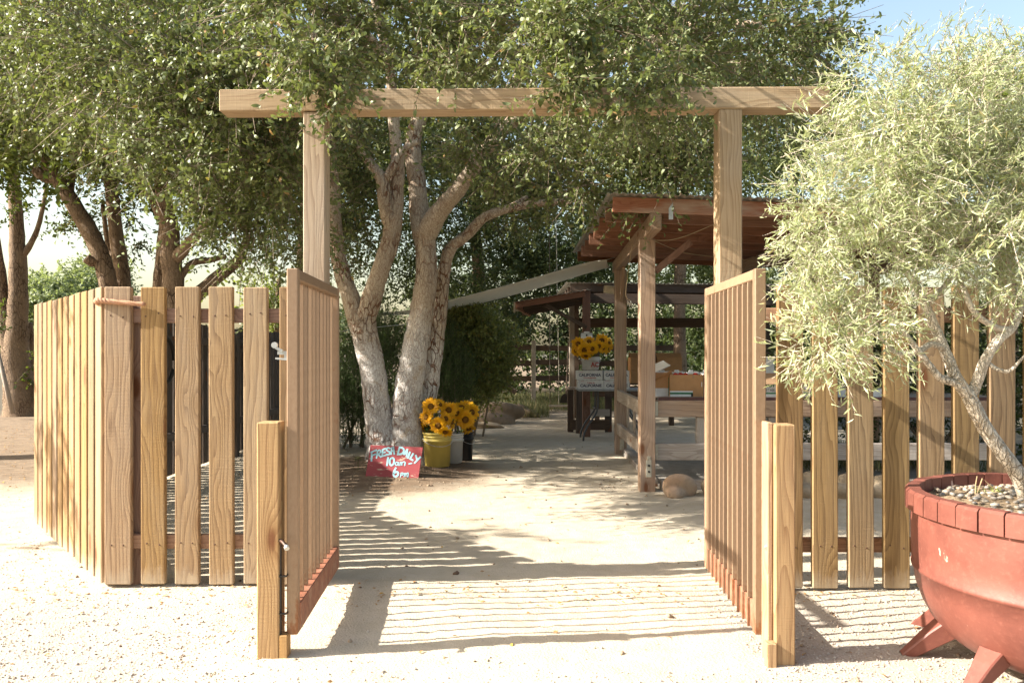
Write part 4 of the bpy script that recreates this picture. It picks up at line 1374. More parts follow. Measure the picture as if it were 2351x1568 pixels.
cord('string', [W(1500, 552, 7.9), W(1540, 551, 7.8), W(1580, 540, 7.7), W(1640, 515, 7.6)], .004, M['string'], 'tan string rising from the stand post to the gateway side of the roof', 'string')
cord('string', [W(1505, 555, 7.9), W(1570, 580, 8.4), W(1640, 590, 8.8), W(1720, 598, 9.0), W(1800, 615, 9.0), W(1850, 618, 9.0)], .004, M['string'], 'tan string sagging across the dark stand roof', 'string')
cord('string', [W(1452, 560, 8.4), W(1440, 640, 8.5), W(1437, 680, 8.5), W(1447, 690, 8.5)], .004, M['string'], 'thin string hanging beside the back stand post', 'string')
pegs = empty('clothes_pegs', W(1446, 690, 8.5), 'small bunch of pale clothes pegs hanging on a string', 'pegs')
M['peg'] = plain('pale_peg', (.55, .52, .46), .5)
for k in range(4):
    MB().box((-.02 + .013 * k, random.uniform(-.01, .01), -.03 - .012 * (k % 2)), (.008, .010, .055), Matrix.Rotation(random.uniform(-.2, .2), 3, 'Y')).build('peg', M['peg'], pegs, bevel=.002)
M['cream'] = plain('cream_cloth', (.56, .49, .36), .85, 0, .12, 25, .3, .004)
mb = MB()
p0, p1 = W(1386, 664, 11.2), W(1434, 668, 11.2)
mb.tube([p0, p0.lerp(p1, .15), p0.lerp(p1, .5), p0.lerp(p1, .85), p1], [.05, .06, .062, .058, .045], 14, wob=.04)
tag(mb.build('cloth_roll', M['cream'], smooth=True), 'cream rolled cloth tied behind the back stand post', 'roll')
M['mauve'] = plain('mauve_canvas', (.20, .145, .135), .8, 0, .1, 15)
A, Bc, C, Dq = W(1782, 610, 8.6), W(1850, 600, 8.5), W(1900, 655, 9.0), W(1852, 642, 8.8)
mb = MB(); mb.add([A, Bc, C, Dq, A + Vector((0, .01, -.01)), Bc + Vector((0, .01, -.01)), C + Vector((0, .01, -.01)), Dq + Vector((0, .01, -.01))], [(0, 1, 2, 3), (7, 6, 5, 4), (0, 4, 5, 1), (1, 5, 6, 2), (2, 6, 7, 3), (3, 7, 4, 0)])
tag(mb.build('canvas_corner', M['mauve']), 'mauve canvas corner hanging under the stand roof beside the willowy leaves', 'canvas')


def make_back_stand():
    root = empty('back_stand', (2.0, 14.0, 0), 'dark farther stand with two low pitched roofs behind the produce stand', 'stand')
    T = lambda n, a, b, w, h, m, **k: timber(n, a, b, w, h, M[m], root, **k)
    # left lean-to roof, sloping down to the left
    zl = lambda x, y: 2.22 + (x - .06) * .165
    T('fascia', (.06, 13.1, 2.165), (1.20, 13.1, 2.165 + .188), .05, .10, 'stand_red', bevel=.003)
    for q in range(5):
        yy = 13.6 + q * .55
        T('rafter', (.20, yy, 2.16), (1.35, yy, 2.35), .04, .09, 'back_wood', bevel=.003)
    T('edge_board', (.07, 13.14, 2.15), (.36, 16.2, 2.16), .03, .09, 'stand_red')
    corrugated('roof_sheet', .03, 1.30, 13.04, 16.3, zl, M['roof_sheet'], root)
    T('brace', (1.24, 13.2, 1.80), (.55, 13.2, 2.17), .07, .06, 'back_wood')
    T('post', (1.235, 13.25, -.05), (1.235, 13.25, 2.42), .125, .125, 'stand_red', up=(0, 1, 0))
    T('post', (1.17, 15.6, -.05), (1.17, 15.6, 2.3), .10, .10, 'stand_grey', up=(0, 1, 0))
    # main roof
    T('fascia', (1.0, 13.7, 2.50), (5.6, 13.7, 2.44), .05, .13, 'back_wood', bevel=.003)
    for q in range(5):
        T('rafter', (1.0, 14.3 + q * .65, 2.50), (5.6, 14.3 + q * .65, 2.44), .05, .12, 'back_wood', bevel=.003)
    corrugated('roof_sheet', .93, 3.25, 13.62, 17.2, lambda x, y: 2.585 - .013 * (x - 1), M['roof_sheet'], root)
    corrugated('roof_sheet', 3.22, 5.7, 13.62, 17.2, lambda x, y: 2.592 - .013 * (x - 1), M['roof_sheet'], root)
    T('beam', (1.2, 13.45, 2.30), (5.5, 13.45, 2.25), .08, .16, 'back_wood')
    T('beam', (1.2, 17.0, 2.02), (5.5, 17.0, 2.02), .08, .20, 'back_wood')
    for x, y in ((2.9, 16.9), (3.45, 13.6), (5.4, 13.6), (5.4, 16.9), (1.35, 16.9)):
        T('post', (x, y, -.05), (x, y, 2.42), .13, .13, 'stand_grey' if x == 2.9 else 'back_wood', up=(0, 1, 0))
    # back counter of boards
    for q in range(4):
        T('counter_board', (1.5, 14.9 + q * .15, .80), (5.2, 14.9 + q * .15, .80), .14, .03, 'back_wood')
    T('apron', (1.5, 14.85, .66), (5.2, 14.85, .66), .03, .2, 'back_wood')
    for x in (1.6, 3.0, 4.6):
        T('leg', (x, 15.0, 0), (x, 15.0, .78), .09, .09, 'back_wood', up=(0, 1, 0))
    return root


make_back_stand()

# wooden cupboard bench beside the table
cb = empty('plank_bench', (1.15, 14.3, 0), 'grey plank bench end beside the folding table', 'bench')
timber('top_plank', (.98, 14.05, .76), (1.75, 14.05, .76), .36, .035, M['stand_grey'], cb, up=(0, 0, 1))
timber('leg', (1.02, 13.92, 0), (1.02, 13.92, .735), .10, .09, M['back_wood'], cb, up=(0, 1, 0))
timber('leg', (1.16, 13.7, 0), (1.16, 13.7, .735), .12, .06, M['back_wood'], cb, up=(0, 1, 0))
timber('leg', (1.68, 13.9, 0), (1.68, 13.9, .735), .12, .06, M['back_wood'], cb, up=(0, 1, 0))
timber('cross_board', (1.02, 13.84, .13), (1.70, 13.84, .13), .025, .18, M['back_wood'], cb)
timber('cross_board', (1.22, 13.85, .34), (1.70, 13.85, .34), .025, .12, M['stand_grey'], cb)

# folding table
M['table_top'] = plain('grey_plastic_table_top', (.30, .30, .29), .5)
M['table_leg'] = plain('grey_table_steel', (.10, .10, .10), .45, .5)
TB = empty('folding_table', (1.6, 12.75, 0), 'grey folding table with bent tube legs under the strawberry cartons', 'table')
MB().box((0.02, 0, .795), (1.16, .62, .032)).build('table_top', M['table_top'], TB, bevel=.008)
for sx in (-1, 1):
    for (yy, x_out) in ((-.26, -.14), (.26, -.14)):
        xx = -.30 * sx
        p, rr = smooth_path([(xx + .05 * sx, yy * .8, .78), (xx + .05 * sx, yy * .75, .55), (xx + .02 * sx, yy * .8, .42), (xx - .10 * sx, yy * .95, .25), (xx - .17 * sx, yy, .10), (xx - .18 * sx, yy, .0)], [.016] * 6, 5)
        MB().tube(p, rr, 8).build('leg', M['table_leg'], TB, smooth=True)
    MB().tube([(-.28 * sx, -.20, .50), (-.28 * sx, .20, .50)], .012, 8).build('crossbar', M['table_leg'], TB)

# ------------------------------------------------------------------ lettering
def text_mesh(name, s, size, mat, parent, M4, bold=0.0, extr=.0006, sx=1.0, align='CENTER'):
    cu = bpy.data.curves.new(name, 'FONT')
    cu.body = s; cu.size = size; cu.align_x = align; cu.align_y = 'CENTER'
    cu.offset = bold; cu.extrude = extr; cu.resolution_u = 3
    t = bpy.data.objects.new('tmp_text', cu)
    COL.objects.link(t)
    dg = bpy.context.evaluated_depsgraph_get()
    me = bpy.data.meshes.new_from_object(t.evaluated_get(dg))
    bpy.data.objects.remove(t); bpy.data.curves.remove(cu)
    me.transform(Matrix.Diagonal((sx, 1, 1, 1)))
    me.materials.clear(); me.materials.append(mat)
    o = bpy.data.objects.new(name, me)
    COL.objects.link(o)
    o.parent = parent
    o.matrix_local = M4
    return o


FRONT = Matrix.Rotation(R(90), 4, 'X')     # text standing upright, facing the camera side

# ------------------------------------------------------------------ cartons
M['carton_white'] = plain('white_carton', (.66, .65, .62), .8, 0, .05, 12, .05)
M['carton_inside'] = plain('brown_carton_inside', (.36, .22, .12), .85, 0, .1, 18, .1)
M['cardboard'] = plain('brown_cardboard', (.44, .235, .10), .85, 0, .08, 10, .06)
M['ink_blue'] = plain('dark_blue_ink', (.03, .03, .08), .7)
M['ink_red'] = plain('red_ink', (.42, .06, .05), .7)
M['ink_green'] = plain('green_ink', (.03, .16, .055), .7)
M['ink_black'] = plain('black_ink', (.03, .03, .03), .7)


def open_box(name, c, s, mat, label, cat='box', group=None, rz=0.0, th=.006, matin=None):
    root = empty(name, c, label, cat, group)
    root.rotation_euler.z = rz
    w, dp, h = s
    MB().box((0, 0, th / 2), (w, dp, th)).build('bottom', mat, root)
    MB().box((0, -dp / 2 + th / 2, h / 2 + th / 2), (w, th, h - th)).build('front_wall', mat, root)
    MB().box((0, dp / 2 - th / 2, h / 2 + th / 2), (w, th, h - th)).build('rear_wall', mat, root)
    MB().box((-w / 2 + th / 2, 0, h / 2 + th / 2), (th, dp - 2 * th, h - th)).build('side_wall', mat, root)
    MB().box((w / 2 - th / 2, 0, h / 2 + th / 2), (th, dp - 2 * th, h - th)).build('side_wall', mat, root)
    return root


def flap(parent, p, s, rot, mat):
    o = MB().box((0, 0, 0), s).build('flap', mat, parent)
    o.location = p
    o.rotation_euler = rot
    return o


def straw_carton(c, label, line1, line2, ysub, group):
    r = open_box('strawberry_carton', c, (.40, .30, .138), M['carton_white'], label, 'carton', group)
    f = -.15 - .0012
    text_mesh('lettering', line1, .062, M['ink_blue'], r, Matrix.Translation((0, f, .072 if ysub < .07 else .052)) @ FRONT, .0022, .0004, .98)
    text_mesh('lettering', line2, .026, M['ink_red'], r, Matrix.Translation((0, f, .028 if ysub < .07 else .098)) @ FRONT, .0009, .0004, 1.1)
    text_mesh('lettering', 'CALIFORNIA', .014, M['ink_red'], r, Matrix.Translation((-.145, f, .122)) @ FRONT, 0, .0004, .9)
    for k in range(6):
        MB().box((-.16 + k * .064, -.145, .142), (.026, .02, .010)).build('tab', M['carton_white'], r)
    MB().box((0, .05, .132), (.385, .19, .004)).build('lid_flap', M['carton_white'], r)
    return r


y0, z0 = 12.66, .812
gq = 'white strawberry cartons on the folding table'
cx = W(1355, 890, 12.5).x
straw_carton((cx + .012, y0, z0), 'lower white carton lettered CALIFORNIE under the white flower bucket', 'CALIFORNIE', 'Fraises de', .1, gq)
straw_carton((cx - .005, y0 - .004, z0 + .146), 'upper white carton lettered CALIFORNIA STRAWBERRIES carrying the white flower bucket', 'CALIFORNIA', 'STRAWBERRIES', .05, gq)
straw_carton((cx + .42, y0 + .004, z0), 'lower white carton half hidden behind the back stand post', 'CALIFORNIE', 'Fraises de', .1, gq)
straw_carton((cx + .415, y0, z0 + .146), 'upper white carton half hidden behind the back stand post', 'CALIFORNIA', 'STRAWBERRIES', .05, gq)

# clipboard on the post
M['paper'] = plain('white_paper', (.62, .62, .58), .85, 0, .03, 10, 0)
M['board'] = plain('brown_hardboard', (.16, .085, .045), .6)
cl = empty('clipboard', (1.235, 13.178, 1.58), 'clipboard with a white paper notice on the far stand post above the sunflowers', 'clipboard')
MB().box((0, 0, 0), (.20, .006, .29)).build('backing', M['board'], cl)
MB().box((0, -.006, -.008), (.19, .002, .27)).build('paper', M['paper'], cl)
MB().box((0, -.010, .135), (.09, .012, .03)).build('clip', M['zinc'], cl, bevel=.003)
MB().lathe([(.0, 0), (.016, 0), (.016, .001), (.0, .001)], 14).build('printed_mark', M['ink_black'], cl, (0, -.0085, .09)).rotation_euler = (R(90), 0, 0)
for k in range(3):
    MB().box((0, -.0078, -.075 - .014 * k), (.06 - .012 * k, .0008, .004)).build('printed_line', M['ink_black'], cl)

# boxes along the stand counter
CZ = .932
M['tomato'] = plain('red_tomato', (.45, .03, .02), .25, 0, .1, 8, 0, .002, .6)
b1 = open_box('produce_box', W(1446, 908, 8.45) * 1.0, (.20, .42, .25), M['carton_white'], 'white produce box with torn brown flaps at the counter corner', 'box', 'boxes on the stand counter')
b1.location = (1.555, 8.40, CZ)
MB().box((.0, -.212, .165), (.195, .003, .16)).build('brown_panel', M['cardboard'], b1)
MB().box((.07, -.2145, .10), (.035, .002, .19)).build('printed_panel', M['ink_green'], b1)
flap(b1, (-.04, -.26, .20), (.26, .10, .005), (R(-20), R(-26), 0), M['cardboard'])
flap(b1, (-.01, .02, .30), (.20, .30, .005), (R(10), R(-24), 0), M['carton_white'])
b2 = open_box('produce_box', (1.785, 8.34, CZ), (.345, .40, .222), M['cardboard'], 'brown cardboard box of tomatoes with a green striped base on the counter', 'box', 'boxes on the stand counter')
MB().box((-.055, -.2012, .030), (.235, .0014, .058)).build('printed_panel', M['carton_white'], b2)
MB().box((-.055, -.2024, .034), (.235, .0010, .018)).build('printed_stripe', M['ink_green'], b2)
MB().box((.055, -.2032, .016), (.020, .001, .034)).build('printed_mark', M['ink_black'], b2)
MB().box((.068, -.2014, .205), (.022, .0016, .036)).build('hand_notch', M['carton_inside'], b2)
MB().box((.155, -.2012, .125), (.008, .0012, .05)).build('handle_slot', M['carton_white'], b2)
tm = stone_mesh('tomato', 3, .036, .036, .030, 2, .04)
for k, (x, y) in enumerate(((-.10, -.14), (.0, -.15), (.10, -.15), (-.03, -.05))):
    o = link_mesh('tomato', tm, M['tomato'], None, (1.785 + x, 8.34 + y, CZ + .212))
    tag(o, ['red tomato peeking over the brown box nearest the stand post', 'red tomato in the middle of the brown counter box', 'red tomato beside the notch of the brown counter box', 'red tomato behind the others in the brown counter box'][k], 'tomato', 'tomatoes in the brown box')
    MB().box((x, y, .14), (.07, .07, .08)).build('tomato_pad', M['carton_inside'], b2)
bw = []
for k, (x, lab) in enumerate(((2.16, 'white vegetable box with a green rounded frame beside the brown tomato box'), (2.63, 'white VEGETABLES box seen between the steel gate and the first golden board'), (3.06, 'white vegetable box showing between the second and third golden boards'))):
    b = open_box('produce_box', (x, 8.34, CZ), (.39, .40, .235), M['carton_white'], lab, 'box', 'boxes on the stand counter')
    f = -.2012
    for (c, s) in (((0, f, .035), (.33, .0012, .016)), ((-.172, f, .09), (.014, .0012, .10)), ((.172, f, .09), (.014, .0012, .10))):
        MB().box(c, s).build('printed_frame', M['ink_green'], b)
    text_mesh('lettering', 'VEGETABLES', .048, M['ink_black'], b, Matrix.Translation((0, f - .0008, .066)) @ FRONT, .0004, .0003, .72)
    text_mesh('lettering', 'FRUIT', .085, M['ink_green'], b, Matrix.Translation((0, f - .0008, .125)) @ FRONT, .002, .0003, .85)
    flap(b, (0, -.235, .185), (.36, .005, .13), (R(-32), 0, 0), M['carton_inside'])
    if k == 1:
        flap(b, (0, .19, .30), (.36, .005, .20), (R(6), 0, 0), M['carton_white'])
    bw.append(b)
# small white trays
for k, x in enumerate((3.33, 3.52, 3.72, 3.92)):
    t_ = open_box('berry_tray', (x, 8.25, CZ), (.16, .30, .075), M['carton_white'], ['white berry tray beside the vegetable box on the counter', 'second white berry tray from the vegetable box', 'third white berry tray from the vegetable box', 'white berry tray at the far end of the counter row'][k], 'tray', 'white trays on the counter')
# row of white clamshell cartons standing behind
for k in range(9):
    o = open_box('berry_carton', (1.66 + k * .155, 8.72, CZ), (.14, .18, .235), M['carton_white'], ['first', 'second', 'third', 'fourth', 'fifth', 'sixth', 'seventh', 'eighth', 'ninth'][k] + ' white berry carton from the stand post in the row behind the counter boxes', 'carton', 'white berry cartons behind the boxes')
    MB().box((-.03, -.085, .246), (.05, .01, .03)).build('tab', M['carton_white'], o, bevel=.003)
    MB().box((.045, .02, .240), (.03, .06, .012)).build('tab', M['carton_white'], o)
# brown cartons stacked in the dark at the back
for k, (x, z, w) in enumerate(((2.42, .82, .44), (2.92, .82, .44), (2.42, 1.06, .44), (2.92, 1.06, .46))):
    b = open_box('brown_carton', (x, 14.95, z), (w, .36, .235), M['cardboard'], ['brown carton, lower one of the stack nearest the stand post in the dark back stand', 'brown carton, lower one beside the white card in the back stand', 'brown carton, upper one nearest the stand post in the dark back stand', 'brown carton with folded top, upper one above the white card in the back stand'][k], 'carton', 'brown cartons in the back stand')
    flap(b, (0, -.10, .262), (w, .20, .005), (R(32), 0, 0), M['cardboard'])
    flap(b, (0, .09, .262), (w, .20, .005), (R(-32), 0, 0), M['cardboard'])
MB_ = MB().box((3.02, 14.70, .90), (.34, .006, .10)).build('price_card', M['paper'])
tag(MB_, 'white blank card on the front of the brown cartons', 'card')


# ------------------------------------------------------------------ painted sign
def signmat():
    m, nt, b = newmat('worn_red_sign_paint')
    t = NT(nt)
    p = t.pos()
    n = t.noise(t.vmath('MULTIPLY', p, (9, 9, 42)), 1.0, 5.0, .7)
    s = t.n('ShaderNodeSeparateXYZ'); t.put(s.inputs[0], p)
    big = t.noise(p, 5.0, 3.0, .5)
    worn = t.ramp(t.math('ADD', t.math('MULTIPLY', n, .8), t.math('MULTIPLY', big, .35)), .66, .72)
    c = t.mix(worn, t.mix(big, (.33, .045, .05), (.24, .03, .035)), (.48, .36, .26))
    t.put(b.inputs['Base Color'], c)
    b.inputs['Roughness'].default_value = .6
    t.put(b.inputs['Normal'], t.bump(worn, .3, -.001))
    return m


M['sign'] = signmat()
M['sign_blue'] = plain('pale_blue_sign_paint', (.36, .62, .68), .6, 0, .12, 60, .1)


def make_sign():
    bl, br, tl = W(839, 1093, 8.52), W(960.5, 1099, 8.47), W(851, 1021, 8.66)
    zsh = g(bl.x, bl.y) - bl.z - .01
    root = empty('painted_sign', (bl + br) / 2, 'red painted board lettered FRESH DAILY 10am - 6pm leaning by the oak', 'sign')
    o = root.location
    U, V = br - bl, tl - bl
    N = U.cross(V).normalized()
    if N.y > 0: N = -N
    th = .014
    c = [bl, br, br + V, tl]
    c[2] = c[2] + U * .004
    mb = MB()
    mb.add([p - o for p in c] + [p - N * th - o for p in c], [(0, 1, 2, 3), (7, 6, 5, 4), (0, 4, 5, 1), (1, 5, 6, 2), (2, 6, 7, 3), (3, 7, 4, 0)])
    mb.build('board', M['sign'], root, bevel=.002)
    # crop coordinates of the strokes -> board coordinates
    TL, BL, BR = Vector((290, 845)), Vector((205, 1355)), Vector((1065, 1395))
    ux, uy = BR - BL, TL - BL
    det = ux.x * uy.y - ux.y * uy.x
    def to3(p):
        q = Vector(p) - BL
        a = (q.x * uy.y - q.y * uy.x) / det
        b = (ux.x * q.y - ux.y * q.x) / det
        return bl + U * a + V * b - o
    words = {
        'FRESH': [[(310, 965), (303, 1110)], [(295, 968), (390, 930)], [(310, 1022), (372, 997)],
                  [(405, 960), (388, 1062)], [(400, 955), (432, 932), (456, 945), (448, 978), (412, 1002)], [(415, 1000), (462, 1045)],
                  [(490, 925), (480, 1030)], [(486, 925), (540, 906)], [(484, 980), (532, 964)], [(480, 1030), (542, 1014)],
                  [(612, 905), (580, 893), (553, 915), (568, 943), (602, 962), (606, 990), (580, 1008), (550, 1003)],
                  [(640, 890), (628, 1000)], [(668, 880), (680, 998)], [(634, 950), (678, 938)]],
        'DAILY': [[(770, 887), (738, 995)], [(765, 887), (815, 896), (840, 930), (826, 972), (788, 996), (735, 1000)],
                  [(838, 1002), (893, 925)], [(897, 925), (880, 1040)], [(858, 985), (890, 990)],
                  [(938, 965), (903, 1060)], [(992, 990), (940, 1072)], [(940, 1074), (984, 1098)],
                  [(1034, 1018), (1052, 1080)], [(1108, 1045), (1012, 1140)]],
        'TEN': [[(578, 1055), (560, 1180)], [(640, 1060), (612, 1085), (604, 1135), (618, 1172), (646, 1176), (672, 1140), (676, 1090), (658, 1062), (640, 1060)]],
        'AM': [[(742, 1132), (715, 1128), (696, 1150), (706, 1176), (732, 1170), (745, 1128)], [(745, 1128), (748, 1182)],
               [(778, 1126), (770, 1182)], [(776, 1142), (798, 1128), (802, 1176)], [(804, 1140), (838, 1122), (856, 1136), (848, 1184)]],
        'DASH': [[(918, 1156), (966, 1146)]],
        'SIX': [[(705, 1222), (676, 1270), (664, 1325), (682, 1358), (716, 1354), (742, 1322), (732, 1290), (700, 1286), (672, 1310)]],
        'PM': [[(788, 1302), (776, 1366)], [(788, 1304), (816, 1300), (822, 1318), (808, 1334), (784, 1338)],
               [(846, 1306), (836, 1362)], [(846, 1318), (866, 1306), (866, 1350)], [(868, 1320), (902, 1300), (896, 1366)]],
    }
    thick = {'FRESH': .0185, 'DAILY': .020, 'TEN': .0195, 'AM': .012, 'DASH': .014, 'SIX': .0195, 'PM': .011}
    k = 0
    for wname, strokes in words.items():
        mb = MB()
        for st in strokes:
            P = [to3(p) for p in st]
            if len(P) > 2: P, _ = smooth_path(P, [1] * len(P), 4)
            k += 1
            e = N * (.0012 + .00006 * k)
            w = thick[wname] * random.uniform(.92, 1.08) / 2
            vs = []
            for i, p in enumerate(P):
                t = (P[min(i + 1, len(P) - 1)] - P[max(i - 1, 0)]).normalized()
                s = t.cross(N).normalized()
                if i == 0: p = p - t * w * .6
                if i == len(P) - 1: p = p + t * w * .6
                ww = w * random.uniform(.9, 1.1)
                vs += [p + s * ww + e, p - s * ww + e]
            mb.add(vs, [(2 * i, 2 * i + 1, 2 * i + 3, 2 * i + 2) for i in range(len(P) - 1)])
        mb.build('lettering', M['sign_blue'], root)
    # back legs on the ground
    return root


make_sign()

# ------------------------------------------------------------------ buckets
M['bucket_yellow'] = plain('yellow_plastic', (.56, .43, .10), .45, 0, .08, 6, .03, .002, .45, dirt=(.40, .30, .10), dirtamt=.35)
M['bucket_white'] = plain('white_plastic', (.62, .61, .58), .45, 0, .04, 8, .03, .002, .45, dirt=(.42, .36, .28), dirtamt=.4)
M['bucket_black'] = plain('black_plastic', (.012, .012, .014), .4, 0, .1, 8, .02)
M['water'] = plain('bucket_inside', (.10, .09, .05), .3)


def bucket(loc, r, h, mat, label, handle=True, rz=0.0, hole=False):
    root = empty('bucket', loc, label, 'bucket')
    root.rotation_euler.z = rz
    rb = r * .89
    f = lambda z: rb + (r - rb) * z / h
    prof = [(0, .004), (rb - .012, .004), (rb, .012), (f(h * .74), h * .74), (f(h * .74) + .010, h * .745), (f(h * .80) + .010, h * .795), (f(h * .80), h * .80), (f(h * .86), h * .86),
            (f(h * .86) + .006, h * .865), (f(h * .89) + .006, h * .885), (f(h * .89), h * .89), (f(h * .93), h * .93), (f(h * .93) + .006, h * .935), (f(h) + .007, h - .006), (f(h) + .002, h),
            (f(h) - .004, h), (f(h) - .006, h * .95), (f(h * .5) - .006, h * .5)]
    MB().lathe(prof, 40).build('body', mat, root, smooth=True)
    MB().lathe([(0.0, h * .72), (f(h * .72) - .004, h * .72)], 30).build('fill', M['water'], root)
    if handle:
        pts = [(math.cos(a) * (r + .016), -.02 - .05 * math.sin(a) - .012 * math.sin(a), h * .84 - .09 * math.sin(a)) for a in np.linspace(0, math.pi, 14)]
        pts = [(x, -(r + .012) * math.sqrt(max(0, 1 - (x / (r + .02)) ** 2)), z) for x, y, z in pts]
        MB().tube(pts, .003, 6).build('wire_handle', M['zinc'], root, smooth=True)
    return root


YB = Vector((W(1004, 1075, 9.35).x, 9.35, 0)); YB.z = g(YB.x, YB.y) - .004
WBk = Vector((W(1040, 1068, 9.75).x, 9.78, 0)); WBk.z = g(WBk.x, WBk.y) - .004
BBk = Vector((W(1064, 1058, 10.1).x, 10.12, 0)); BBk.z = g(BBk.x, BBk.y) - .004
bucket(YB, .165, .405, M['bucket_yellow'], 'yellow plastic bucket of sunflowers beside the red sign', True, R(20))
bucket(WBk, .125, .37, M['bucket_white'], 'white plastic bucket between the yellow and the black bucket', False)
bucket(BBk, .125, .37, M['bucket_black'], 'black plastic bucket behind the white one by the oak', True, R(60))
UB = Vector((cx + .02, 12.66, z0 + .146 + .148))
ub = bucket(UB, .145, .21, M['bucket_white'], 'white bucket of sunflowers standing on the strawberry cartons', True, 0)
text_mesh('lettering', 'AC', .10, M['ink_red'], ub, Matrix.Translation((.055, -.1415, .085)) @ FRONT, .003, .003, .9)

# ------------------------------------------------------------------ sunflowers
M['petal'] = leafmat('sunflower_petal', (.70, .31, .006), (.78, .41, .012), None, 0, .5, .30, None, .3)
M['disc'] = plain('sunflower_disc', (.22, .105, .018), .9, 0, .4, 90, .8, .006, .1)
M['stem'] = plain('sunflower_stem', (.13, .18, .04), .7, 0, .15, 30, .1)
M['sun_leaf'] = leafmat('sunflower_leaf', (.045, .085, .02), (.08, .13, .035), None, 0, .6, .25, None, .3)


def sunflower_mesh(seed):
    rg = np.random.default_rng(seed)
    n = 24
    Ps, Ds, Ns, Ls = [], [], [], []
    for ring, (n, r0, tilt, ll) in enumerate(((24, .030, .15, .070), (22, .030, -.25, .068), (20, .028, .55, .052))):
        for k in range(n):
            a = 2 * math.pi * (k + .5 * ring) / n + rg.normal() * .05
            dr = np.array([math.cos(a), math.sin(a), 0])
            tl = tilt + rg.normal() * .16
            Ps.append(dr * r0 + np.array([0, 0, -.004 * ring])); Ds.append(dr * math.cos(tl) + np.array([0, 0, math.sin(tl)])); Ns.append([0, 0, 1.]); Ls.append(ll * rg.uniform(.8, 1.15))
    return np.array(Ps), np.array(Ds), np.array(Ns), np.array(Ls)


_pet = []
for s in range(3):
    P, D, N, L = sunflower_mesh(s)
    o = leaf_mesh('petals', P, D, N, L, L * .34, .06, M['petal'])
    _pet.append(o.data); bpy.data.objects.remove(o)
_disc = MB().lathe([(.034, -.004), (.032, .007), (.026, .013), (.014, .012), (.0, .009)], 22).build('disc', M['disc'], smooth=True)
_disc_me = _disc.data; bpy.data.objects.remove(_disc)
_cal = MB().lathe([(.0, -.026), (.012, -.024), (.038, -.010), (.047, -.004)], 14).build('calyx', M['stem'], smooth=True)
_cal_me = _cal.data; bpy.data.objects.remove(_cal)


def sunflower(head, face, foot, label, size=1.0, group='sunflowers by the oak', leaves=4):
    root = empty('sunflower', foot, label, 'sunflower', group)
    head = Vector(head); foot = Vector(foot)
    q = Vector(face).normalized().to_track_quat('Z', 'Y')
    q = q @ Quaternion((0, 0, 1), random.uniform(0, 6.28))
    for nm, me, mt in (('petals', random.choice(_pet), M['petal']), ('disc', _disc_me, M['disc']), ('calyx', _cal_me, M['stem'])):
        o = link_mesh(nm, me, mt, root, head - foot)
        o.rotation_mode = 'QUATERNION'; o.rotation_quaternion = q; o.scale = (size,) * 3
    back = head - Vector(face).normalized() * .022 * size
    neck = back - Vector(face).normalized() * .05 + Vector((0, 0, -.02))
    pts, rr = smooth_path([Vector((0, 0, 0)), (neck - foot) * .55 + Vector((0, 0, .03)), neck - foot, back - foot], [.009, .008, .007, .006], 4)
    MB().tube(pts, rr, 6).build('stem', M['stem'], root, smooth=True)
    if leaves:
        P, D, N, L = [], [], [], []
        for k in range(leaves):
            t = random.uniform(.45, .95)
            b = foot.lerp(neck, t)
            a = random.uniform(0, 6.28)
            P.append(b); D.append((math.cos(a), math.sin(a), random.uniform(-.4, .3))); N.append((0, 0, 1)); L.append(random.uniform(.08, .14))
        o = leaf_mesh('leaf', np.array(P), np.array(D), np.array(N), np.array(L), np.array(L) * .6, .1, M['sun_leaf'], root)


def cc(x, y):      # crop position -> picture position
    return (1240 + x / 4.611) * .65306, (1380 + y / 4.611) * .65306


heads = [
    ((1265, 225), 9.30, (-.1, -1, .45), YB, 1.0, 'sunflower highest beside the oak trunk, facing up and forward'),
    ((1410, 190), 9.42, (.55, -.6, .7), YB, .85, 'small sunflower turned aside, next to the one nearest the trunk top'),
    ((1555, 280), 9.50, (.1, -1, .35), YB, 1.0, 'sunflower in the top middle of the bunch by the oak'),
    ((1190, 395), 9.28, (-.75, -.8, .15), YB, .95, 'sunflower facing the oak trunk in the yellow bucket'),
    ((1385, 535), 9.22, (-.15, -1, .0), YB, .95, 'sunflower with dark round face just above the yellow bucket'),
    ((1500, 640), 9.18, (.05, -.7, -.75), YB, .85, 'sunflower drooping over the rim of the yellow bucket'),
    ((1515, 420), 9.35, (.75, -.5, .4), YB, .85, 'sunflower seen from the side in the middle of the bunch'),
    ((1610, 480), 9.45, (.85, -.3, -.1), YB, .85, 'sunflower half hidden under the side-facing one'),
    ((1828, 440), 9.70, (.0, -1, .05), BBk, 1.12, 'largest sunflower facing the viewer above the black bucket'),
    ((1690, 335), 9.70, (-.45, -.8, .5), WBk, .95, 'sunflower leaning left above the white bucket'),
    ((1765, 235), 9.90, (.1, -.6, .8), WBk, .95, 'sunflower standing highest above the white bucket'),
    ((1935, 320), 10.0, (.6, -.8, .1), BBk, 1.05, 'sunflower at the path side behind the largest one'),
    ((1885, 590), 9.85, (.4, -.5, -.8), BBk, .9, 'sunflower hanging below the largest one at the black bucket rim'),
    ((1125, 520), 9.45, (-.9, -.3, -.1), YB, .9, 'sunflower half hidden behind the oak trunk edge'),
    ((1180, 590), 9.55, (-.6, -.5, -.4), YB, .8, 'shaded sunflower low behind the yellow bucket'),
    ((1850, 210), 10.15, (.2, -.5, .8), BBk, .9, 'sunflower at the back top above the black bucket'),
]
